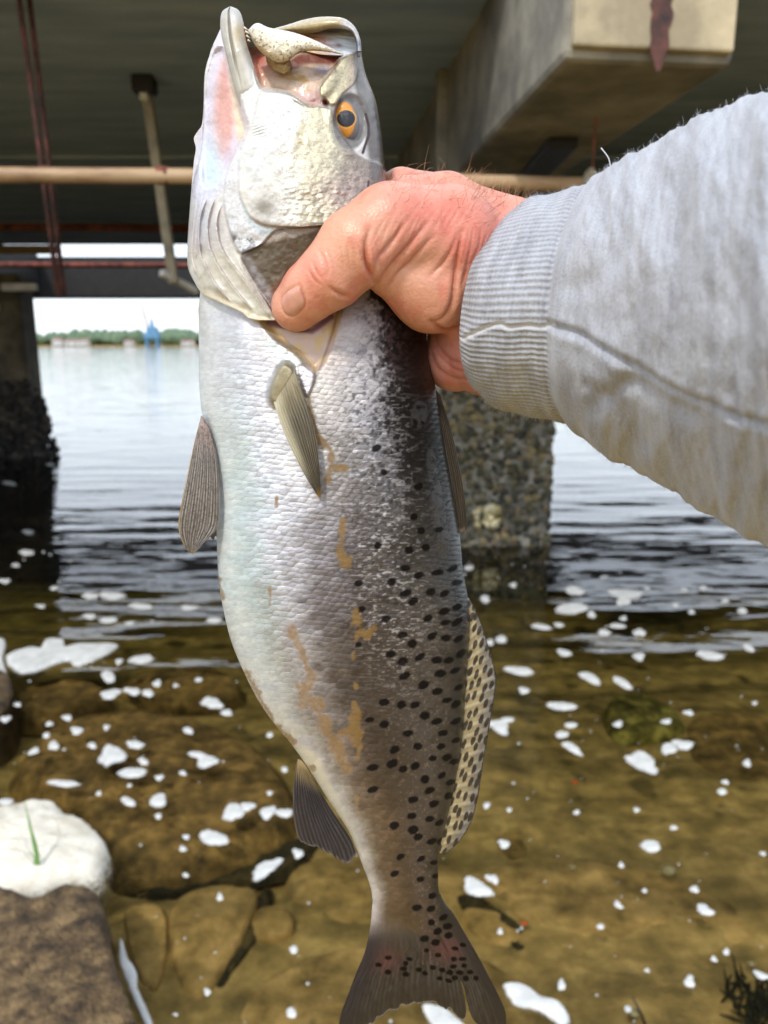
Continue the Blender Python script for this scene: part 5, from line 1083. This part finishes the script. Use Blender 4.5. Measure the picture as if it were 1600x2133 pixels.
# ================================================================== SHALLOWS: stones, foam, grass
def pile_mesh(poly, ztop, edge_h, seed, nr_=14, na=72, rough=.012, dome=.03, px=True, skirt=.0, nscale=6):
    """a rounded slab whose plan outline is the given one (pixels lying on height ztop)"""
    o = spline(poly, na, True); P = onz(o[:, 0], o[:, 1], ztop)[:, :2]; c = P.mean(0); rr = np.r_[np.linspace(0, .86, nr_-5), .92, .96, .985, 1, 1+skirt]
    V = [];
    for k, t in enumerate(rr):
        q = c+(P-c)*t; z = ztop+dome*(1-t**2)-edge_h*np.clip((t-.82)/.18, 0, 1)**2.4*(1 if t <= 1 else 1)
        if k == len(rr)-1: z = ztop-edge_h*1.6
        V.append(np.c_[q, np.full(na, z)])
    V = np.vstack(V); nz = (fbm(V[:, 0]*nscale, V[:, 1]*nscale, V[:, 2]*nscale, seed=seed, oct=5)-.5); V[:, 2] += nz*rough*2; V[:, :2] += (np.stack([fbm(V[:, 0]*nscale*2, V[:, 1]*nscale*2, V[:, 2]*nscale, seed=seed+k, oct=4)-.5 for k in (3, 5)], 1))*rough*1.2
    V = np.vstack([V, [[c[0], c[1], ztop+dome]]]); n = len(rr)*na
    tris = [[n, (k+1) % na, k] for k in range(na)]
    pile_mesh.mask = np.r_[np.repeat(np.clip((1-rr)*7, 0, 1), na), 1]
    return V, grid_quads(len(rr), na, 0, True)[:, :], np.array(tris), c
def stone(name, label, poly, ztop, edge_h, mat, seed, rough=.012, dome=.03, cat='rock', group=None, skirt=.06, **kw):
    V, q, t, c = pile_mesh(poly, ztop, edge_h, seed, rough=rough, dome=dome, skirt=skirt, nr_=20, na=110, **kw)
    o = link_mesh(name, V, q, t, mat); place(o, (c[0], c[1], ztop-edge_h)); return tag(o, label, cat, group)
M_rock = noise_mat('dry_rock', (52, 41, 28), (140, 116, 80), scale=16, rough=.9, bump=1, bscale=70, c3=(98, 78, 52), dist=.03, detail=10)
M_slab = noise_mat('silted_slab', (126, 102, 56), (206, 168, 104), scale=8, rough=.9, bump=.7, bscale=60, c3=(170, 138, 80), dist=.01)
M_boul = noise_mat('algae_boulder', (92, 74, 38), (172, 138, 76), scale=12, rough=.9, bump=.8, bscale=50, c3=(132, 104, 54), dist=.02)
M_green = noise_mat('green_weed_rock', (70, 66, 22), (170, 158, 78), scale=14, rough=.9, bump=.8, c3=(110, 100, 40), dist=.02)
M_strip = noise_mat('crevice_shade', (44, 40, 20), (104, 86, 46), scale=12, rough=.9, bump=1, dist=.02, c3=(58, 50, 26))  # dark tone for the shade between the stones
M_dark = noise_mat('dark_weed', (22, 26, 14), (54, 54, 26), scale=16, rough=.9, bump=1, dist=.03)
stone('shore_rock', 'dry brown rock above the water with white foam banked against it', [(-90, 1840), (60, 1838), (150, 1815), (205, 1822), (236, 1868), (238, 1930), (262, 2000), (285, 2070), (318, 2150), (320, 2260), (100, 2320), (-120, 2250)], .13, .34, M_rock, 3, .022, .03, nscale=13)
stone('shore_rock', 'small grey rock at the waterline beside the far foam sheet', [(-60, 1395), (0, 1392), (28, 1410), (30, 1440), (10, 1475), (-30, 1490), (-80, 1460)], .03, .2, M_rock, 5, .014, .05)
SUB = [('large brown algae boulder under water beyond the foam bank', [(30, 1600), (60, 1530), (150, 1480), (280, 1462), (420, 1490), (560, 1560), (620, 1650), (590, 1740), (470, 1800), (340, 1830), (240, 1815), (200, 1730), (120, 1660)], -.07, .2, M_boul, .016, .06),
 ('pointed pale slab under water between the shore rock and the tail', [(352, 1880), (420, 1838), (505, 1835), (545, 1850), (520, 1930), (470, 2020), (415, 2085), (380, 2060), (352, 1980)], -.11, .12, M_slab, .01, .02),
 ('small square stone under water beside the pointed pale slab', [(532, 1892), (600, 1888), (612, 1935), (560, 1955), (522, 1945)], -.13, .1, M_slab, .008, .015),
 ('broad smooth golden slab under water below the tail', [(440, 2150), (500, 2060), (580, 2000), (700, 1958), (820, 1950), (960, 1965), (1080, 2010), (1150, 2080), (1185, 2170), (1100, 2300), (700, 2340), (470, 2260)], -.12, .13, M_slab, .01, .03),
 ('dull brown stone under water at the foot of the shore rock', [(262, 1880), (330, 1872), (352, 1930), (346, 2010), (330, 2070), (290, 2040), (262, 1960)], -.13, .12, M_slab, .01, .02),
 ('wide sandy slab under water beyond the dark crevice', [(1020, 1790), (1180, 1770), (1360, 1800), (1560, 1880), (1720, 1990), (1700, 2140), (1420, 2250), (1290, 2200), (1200, 2080), (1120, 1960), (1040, 1880)], -.13, .13, M_slab, .012, .03),
 ('green-topped weedy stone under water beyond the sandy slab', [(1262, 1462), (1320, 1440), (1400, 1470), (1425, 1510), (1370, 1530), (1290, 1520)], -.17, .09, M_green, .02, .03),
 ('dim brown slab under water beside the weedy stone', [(1430, 1500), (1540, 1470), (1640, 1520), (1680, 1620), (1560, 1640), (1450, 1590)], -.2, .14, M_boul, .014, .03),
 ('dim flat slab under water beyond the sandy slab', [(1030, 1600), (1180, 1590), (1330, 1640), (1480, 1700), (1400, 1770), (1200, 1750), (1060, 1720)], -.24, .1, M_slab, .012, .02),
 ('ring-shaped weedy stone under water beside the tail', [(1028, 1750), (1060, 1732), (1095, 1750), (1098, 1785), (1060, 1800), (1030, 1785)], -.18, .05, M_boul, .014, .01),
 ('mottled stone under water beyond the algae boulder', [(30, 1440), (120, 1410), (200, 1420), (230, 1450), (140, 1480), (50, 1490)], -.1, .14, M_boul, .014, .03),
 ('brown stone under water right of the mottled stone', [(250, 1420), (380, 1380), (480, 1400), (500, 1440), (400, 1460), (290, 1450)], -.16, .14, M_boul, .014, .03),
 ('flat stone under water between the tail and the sandy slab', [(960, 1890), (1040, 1900), (1090, 1950), (1080, 1985), (1000, 1960)], -.14, .1, M_slab, .01, .02),
 ('brown stone under water behind the tail base', [(600, 1800), (740, 1770), (960, 1800), (1000, 1850), (900, 1920), (700, 1930), (600, 1870)], -.17, .12, M_slab, .012, .03)]
for i, (lab, poly, zt, eh, mt, ro, do) in enumerate(SUB): stone('submerged_rock', lab, poly, zt-.04, eh*.5, mt, 20+i, ro*1.1, do*.5, nscale=9)
for lab, poly in (('dark strip as shade in the crevice between the golden slab and the sandy slab', [(955, 1848), (1000, 1862), (1045, 1888), (1105, 1950), (1155, 2020), (1222, 2150), (1176, 2150), (1110, 2035), (1062, 1968), (1010, 1925), (965, 1880)]),
                  ('dark strip as shade along the foot of the algae boulder', [(245, 1828), (400, 1824), (550, 1786), (640, 1735), (652, 1756), (585, 1815), (425, 1850), (300, 1862)]),
                  ('dark strip as shade in the gap between the pointed slab and the golden slab', [(546, 1850), (566, 1862), (530, 1960), (450, 2080), (410, 2150), (376, 2140), (425, 2070), (495, 1970)])):
    stone('gap_shade_strip', lab, poly, -.175, .03, M_strip, 77, .022, .004, cat='weed', nscale=16)  # dark strips added as the shade of gaps in the bed
# dark weed tuft in the corner: many small fronds
def tuft(px_, py_, zz, n, hgt, spread, seed):
    r = np.random.default_rng(seed); b = onz(px_, py_, zz); mb = MB()
    for k in range(n):
        o = b+np.array([r.normal(0, spread), r.normal(0, spread), 0]); d = r.normal(0, .5, 3); d[2] = abs(d[2])+.4; l = hgt*(.5+r.random())
        mb.tube([o, o+d*l*.5, o+d*l+r.normal(0, .01, 3)], [.004, .006, .002], 4, False)
    return mb
o = tuft(1600, 2110, -.13, 150, .05, .05, 8).build('water_weed', M_dark, None, True); tag(place(o, onz(1600, 2110, -.13)), 'clump of dark green weed growing on the edge of the sandy slab', 'weed')
# small pale shells and chips lying on the bed
def pebble(name, label, px_, py_, zz, wpx, mat, seed):
    c = onz(px_, py_, zz); s = np.linalg.norm(onz(px_+wpx/2, py_, zz)-c); V, q = shell(seed); V = V*np.array([s, s*.8, s*.5]); m_ = MB(); m_.add(c+V, q, [[0, k+1, k] for k in range(1, 6)]+[[21, 21+k, 22+k] for k in range(1, 6)]); o = m_.build(name, mat, None, True); tag(place(o, c), label, 'shell' if 'shell' in name else 'stone')
M_shell = noise_mat('pale_shell', (176, 160, 110), (216, 204, 160), scale=40, rough=.7, bump=.4)
M_orange = noise_mat('orange_chip', (196, 84, 40), (226, 112, 64), scale=40, rough=.6, bump=.2)
pebble('oyster_shell', 'broken pale shell lying at the edge of the sandy slab', 1392, 1812, -.1, 40, M_shell, 31); pebble('oyster_shell', 'small cream shell chip beside the dark twig', 1318, 2110, -.1, 30, M_shell, 32); pebble('oyster_shell', 'dull yellow shell chip on the sandy slab', 1193, 1806, -.12, 20, M_shell, 33); pebble('oyster_shell', 'pale shell chip above the dark green weed', 1566, 2008, -.1, 18, M_shell, 34)
pebble('orange_chip', 'bright orange chip lying on the dim bed', 1198, 1630, -.1, 17, M_orange, 35); pebble('orange_chip', 'dull orange chip in the dark crevice beside the tail', 1092, 1922, -.12, 18, M_orange, 36)
a, b = onz(1318, 2078, .03), onz(1350, 2150, -.06); mb = MB(); mb.tube([a, (a+b)/2+[.002, 0, .004], b], [.0025, .004, .0045], 7); tag(place(mb.build('twig', M_black, None, True), b), 'thin dark twig sticking up from the water beside a cream shell', 'twig')

# ---- foam
def foam_mat(name, tint, top):
    """bubbly foam: lacy where it thins out towards its edge"""
    m = noise_mat(name, tint, top, scale=14, rough=.7, bump=.8, bscale=110, dist=.006, lo=.25, hi=.6); t = m.node_tree; b = t.nodes['Principled BSDF']; L = t.links.new
    at = N(t, 'Attribute'); at.attribute_name = 'mask'; se = N(t, 'SeparateColor'); L(at.outputs['Color'], se.inputs[0]); tc = N(t, 'TexCoord')
    n = N(t, 'TexVoronoi'); n.inputs['Scale'].default_value = 130; L(tc.outputs['Object'], n.inputs['Vector']); n2 = N(t, 'TexNoise'); n2.inputs['Scale'].default_value = 40; n2.inputs['Detail'].default_value = 4; L(tc.outputs['Object'], n2.inputs['Vector'])
    a = N(t, 'Math', operation='MULTIPLY_ADD'); a.inputs[1].default_value = -.55; L(n.outputs['Distance'], a.inputs[0]); L(se.outputs[0], a.inputs[2]); a2 = N(t, 'Math', operation='MULTIPLY_ADD'); a2.inputs[1].default_value = .5; L(n2.outputs[0], a2.inputs[0]); L(a.outputs[0], a2.inputs[2])
    mr = N(t, 'MapRange'); mr.inputs['From Min'].default_value = .12; mr.inputs['From Max'].default_value = .5; mr.inputs['To Max'].default_value = .96; L(a2.outputs[0], mr.inputs['Value']); L(mr.outputs[0], b.inputs['Alpha']); return m
M_foam = foam_mat('river_foam', (176, 180, 180), (214, 215, 213)); M_foam_c = foam_mat('cream_foam', (200, 192, 172), (226, 222, 210))
# big banks of foam, piled thick
def bank(label, poly, zt, th, mat, seed, ro=.006, name='foam_patch', nscale=14):
    V, q, t, c = pile_mesh(poly, zt, th, seed, rough=ro, dome=th*.35, nr_=20, na=130, nscale=nscale, skirt=.01); o = link_mesh(name, V, q, t, mat, attrs={'mask': np.repeat(pile_mesh.mask[:, None], 3, 1)}); return tag(place(o, (c[0], c[1], 0)), label, 'foam')
bank('thick cream foam bank heaped against the dry shore rock', [(-90, 1690), (0, 1672), (60, 1658), (118, 1662), (150, 1690), (180, 1698), (212, 1722), (236, 1752), (228, 1790), (210, 1822), (150, 1832), (90, 1850), (0, 1876), (-90, 1880)], .1, .12, M_foam_c, 41, .013, nscale=26)
bank('thin strip of foam along the side of the shore rock', [(250, 1945), (262, 1985), (284, 2020), (288, 2065), (310, 2110), (322, 2140), (306, 2140), (282, 2090), (262, 2040), (246, 1990)], .012, .02, M_foam, 42, .004)
bank('long ragged foam sheet stretching towards open water', [(8, 1362), (52, 1346), (80, 1348), (96, 1327), (130, 1328), (138, 1344), (172, 1337), (248, 1338), (238, 1354), (194, 1377), (160, 1386), (136, 1376), (52, 1402), (16, 1388)], .012, .02, M_foam, 43, .004)
bank('foam sheet lapping the small grey rock', [(-70, 1326), (0, 1324), (14, 1340), (8, 1370), (18, 1412), (0, 1420), (-70, 1402)], .012, .02, M_foam, 44, .004)
bank('long wavy foam strip drifting beside the tail lobe', [(1046, 2045), (1075, 2042), (1100, 2053), (1125, 2072), (1165, 2084), (1185, 2105), (1190, 2128), (1172, 2136), (1150, 2120), (1118, 2102), (1080, 2094), (1060, 2078)], .01, .016, M_foam, 45, .003)
bank('foam patch drifting directly below the tail notch', [(878, 2088), (915, 2092), (945, 2110), (978, 2145), (955, 2165), (905, 2140)], .01, .016, M_foam, 46, .003)
FO = [(.4*a, 1280+.4*b, .4*c_, .4*d, e) for a, b, c_, d, e in [(565,325,80,65,0),(575,415,115,55,-5),(690,400,90,45,0),(770,410,70,40,0),(735,235,145,50,-12),(620,245,40,35,0),(818,360,50,40,0),(1105,462,115,68,10),(1180,512,60,40,0),(350,538,55,35,0),(258,570,45,25,0),(400,605,70,45,0),(242,630,45,30,0),(280,683,65,48,-25),(177,713,65,35,-20),(480,683,50,35,0),(705,678,105,45,5),(580,735,150,110,-35),(745,765,55,45,0),(690,825,170,58,-5),(1025,730,90,40,8),(1078,765,125,70,-6),(980,605,55,40,0),(830,850,45,35,0),(952,826,40,30,0),(668,975,80,50,18),(825,970,108,70,-18),(1215,1030,115,105,-30),(1290,1000,80,50,10),(1395,1030,110,58,-25),(1480,1035,90,55,-12),(825,1050,40,35,0),(1112,1165,165,85,8),(970,1158,40,30,0),(952,1220,40,35,0),(1552,1245,65,50,0),(1385,1325,190,75,-28),(968,1357,32,28,0),(1145,1472,35,45,0),(1080,1965,40,40,0),(1530,1745,55,40,-25),(1518,2075,65,55,0),(915,2082,25,20,0),(515,932,35,25,0),(1405,930,35,25,0),(1482,808,40,30,0),(675,890,30,20,0),(555,588,40,28,0),(92,470,40,25,0),(1035,340,40,28,0),(915,370,30,22,0),(1405,628,40,28,0),(330,880,210,34,4),(30,545,60,36,-15),(30,975,80,40,-10)]]
FO += [(960+.4*a, 1300+.4*b, .4*c_, .4*d, e) for a, b, c_, d, e in [(420,15,105,35,6),(510,5,60,25,0),(815,10,90,30,0),(745,45,80,35,8),(930,45,80,38,0),(210,80,65,45,0),(150,95,50,35,0),(537,150,85,40,8),(928,170,65,45,0),(1300,165,160,50,6),(1498,125,75,35,14),(303,243,178,46,4),(672,282,145,46,24),(842,308,130,44,30),(327,347,60,42,16),(525,428,178,46,3),(1185,462,55,32,6),(200,535,130,70,20),(240,500,90,30,0),(573,527,70,35,0),(527,576,80,40,0),(580,647,125,46,28),(818,522,60,35,0),(1070,508,55,32,0),(1083,650,90,65,0),(1155,628,130,50,8),(945,720,195,100,24),(1490,725,48,42,0),(1377,823,45,26,10),(1360,873,62,34,6),(135,945,38,36,0),(252,967,30,26,0),(603,980,36,28,0),(915,967,34,28,0),(1108,1060,40,30,16),(990,1158,105,75,20),(225,1145,65,48,24),(165,1328,70,52,30),(85,1375,185,90,24),(835,1255,34,30,0),(1217,1382,55,38,20),(820,1462,65,30,38),(1270,1490,95,62,20),(727,1575,40,36,0),(1382,1707,42,34,22),(1318,1743,40,28,22),(1190,1862,68,62,0),(525,1880,48,58,0),(205,1600,34,32,0),(1573,1195,32,26,0),(957,1387,30,24,0),(970,1802,30,22,0),(870,2003,48,34,0),(1565,1830,90,40,20),(1530,412,30,22,0)]]
FO += [(880+.45*a, 780+.45*b, .45*c_, .45*d, e) for a, b, c_, d, e in [(705,1003,95,45,4),(940,1015,200,46,4),(930,1050,80,45,0),(690,1085,165,58,-4),(783,1112,42,36,0),(1480,1095,52,32,0),(290,1040,40,45,0),(1037,988,40,30,0),(1245,1100,36,22,0),(1400,1050,40,20,0),(1300,990,50,24,0),(1210,1000,50,22,0),(840,940,46,22,0),(420,975,36,26,0),(1170,1070,34,24,0),(930,1130,40,22,0),(215,895,50,26,0)]]
FO += [(.3281*a, 600+.3281*b, .3281*c_, .3281*d, e) for a, b, c_, d, e in [(575,1955,120,45,0),(710,1955,175,58,0),(895,2022,175,44,3),(690,2110,120,45,0),(570,2085,85,40,0),(170,1680,110,38,-4),(30,1860,80,36,0),(1200,2030,120,38,0),(100,1760,60,28,0),(345,1905,60,28,0),(180,1550,80,32,0),(1360,2110,120,38,0),(360,1590,50,28,0),(60,1240,90,30,8),(320,1120,60,22,0),(260,2020,70,26,0),(820,2130,70,26,0)]]
r = np.random.default_rng(15)
def fleck_label(cx, cy, wd, ht):
    shape = 'long narrow' if wd/ht > 2.6 else ('large' if wd*ht > 900 else ('oval' if wd/ht > 1.5 else 'small round'))
    where = ('on the dark water near the shaded column' if cx < 470 and cy < 1330 else 'over the brown algae boulder' if cx < 640 and cy < 1830 else 'over the pale slabs beside the shore rock' if cx < 700 else
             'on the rippled water before the oyster column' if cy < 1300 else 'over the dim bed around the weedy stone' if cy < 1640 else 'over the wide sandy slab')
    return f'{shape} white foam fleck floating {where}', 'foam', f'{shape} foam flecks {where}'
for i, (cx, cy_, wd, ht, rot) in enumerate(FO):
    na = 22; th = np.linspace(0, 2*np.pi, na, endpoint=False); lob = 1+.2*np.cos(2*th+r.random()*6)*r.random()+.2*np.cos(3*th+r.random()*6)*r.random()+.1*np.cos(5*th+r.random()*6)*r.random()+.035*r.normal(size=na)
    ex, ey2 = wd/2*np.cos(th)*lob, ht/2*np.sin(th)*lob; cr_, sr_ = math.cos(R(rot)), math.sin(R(rot)); poly = np.c_[cx+ex*cr_-ey2*sr_, cy_+ex*sr_+ey2*cr_]
    Pp = onz(poly[:, 0], poly[:, 1], .002)[:, :2]; c = Pp.mean(0); sz = np.linalg.norm(Pp.max(0)-Pp.min(0)); hgt = min(.005, .07*sz)
    rr = [0.35, .7, .9, 1.0]; hz_ = [1, .86, .55, 0.0]; V = np.vstack([np.c_[c+(Pp-c)*t, np.full(na, .001+hgt*z_)] for t, z_ in zip(rr, hz_)]+[np.r_[c, .001+hgt][None]])
    t_ = [[4*na, (k+1) % na, k] for k in range(na)]
    o = link_mesh('foam_fleck', V, grid_quads(4, na, 0, True), np.array(t_), M_foam, attrs={'mask': np.repeat(np.r_[np.repeat([1, .75, .38, 0.], na), 1][:, None], 3, 1)}); tag(place(o, (c[0], c[1], 0)), *fleck_label(cx, cy_, wd, ht))
M_bub = noise_mat('bubble_foam', (170, 174, 174), (206, 208, 207), scale=30, rough=.6, bump=.3)
# countless single bubbles between the flecks
mb = MB(); sph_t = np.linspace(0, 2*np.pi, 7, endpoint=False)
for k in range(170):
    px_, py_ = 1600*r.random(), 1150+ (2133-1150)*r.random()**1.5; c = onz(px_, py_, 0); s = (.002+.004*r.random()**2)*np.linalg.norm(c-C0)/3
    V = np.vstack([np.c_[c[0]+s*t*np.cos(sph_t), c[1]+s*t*np.sin(sph_t), np.full(7, s*z_)] for t, z_ in ((1, 0.0005), (.7, .6))]+[[[c[0], c[1], s*.8]]]); mb.add(V, grid_quads(2, 7, 0, True), [[14, 7+k2, 7+(k2+1) % 7] for k2 in range(7)])
tag(mb.build('foam_bubbles', M_bub, None, True), 'countless tiny bubbles scattered over the shallows', 'foam', kind='stuff')
# sprig of grass growing from the foam bank
gb = onz(80, 1800, .13); M_grass = noise_mat('grass_blade', (72, 128, 44), (120, 172, 72), scale=30, rough=.6, bump=.1); M_dry = noise_mat('dry_grass', (120, 108, 70), (150, 140, 96), scale=30, rough=.7, bump=.1)
gr = empty('grass_sprig', gb, 'sprig of green grass growing out of the foam bank', 'grass')
def blade(pts, w0, mat):
    p = spline(pts, 14); d = np.gradient(p, axis=0); s = np.cross(d, [.15, -1, .3]); s /= np.linalg.norm(s, axis=1)[:, None]; ww = w0*np.sin(np.pi*np.linspace(.25, 1, 14))[:, None]**.8; n = np.cross(s, d); n /= np.linalg.norm(n, axis=1)[:, None]
    V = np.stack([p-s*ww, p+n*ww*.35, p+s*ww, p-n*ww*.1], 1).reshape(-1, 3); m_ = MB(); m_.add(V, grid_quads(14, 4, 0, True)); m_.build('blade', mat, gr, True)
Yg = gb[1]
blade([gb-[0, 0, .03], onY(68, 1745, Yg+.01), onY(50, 1665, Yg+.03)], .0045, M_grass); blade([gb-[0, 0, .03], onY(76, 1770, Yg), onY(64, 1720, Yg+.01)], .0055, M_grass); blade([gb-[.01, 0, .03], onY(70, 1785, Yg-.01), onY(56, 1772, Yg-.03)], .003, M_grass)
blade([gb-[0, 0, .03], onY(110, 1770, Yg), onY(124, 1730, Yg), onY(104, 1688, Yg+.02)], .001, M_dry); blade([gb-[0, 0, .03], onY(50, 1775, Yg), onY(20, 1770, Yg), onY(-10, 1785, Yg)], .001, M_dry); blade([gb-[0, 0, .03], onY(60, 1810, Yg-.02), onY(40, 1822, Yg-.04)], .001, M_dry)
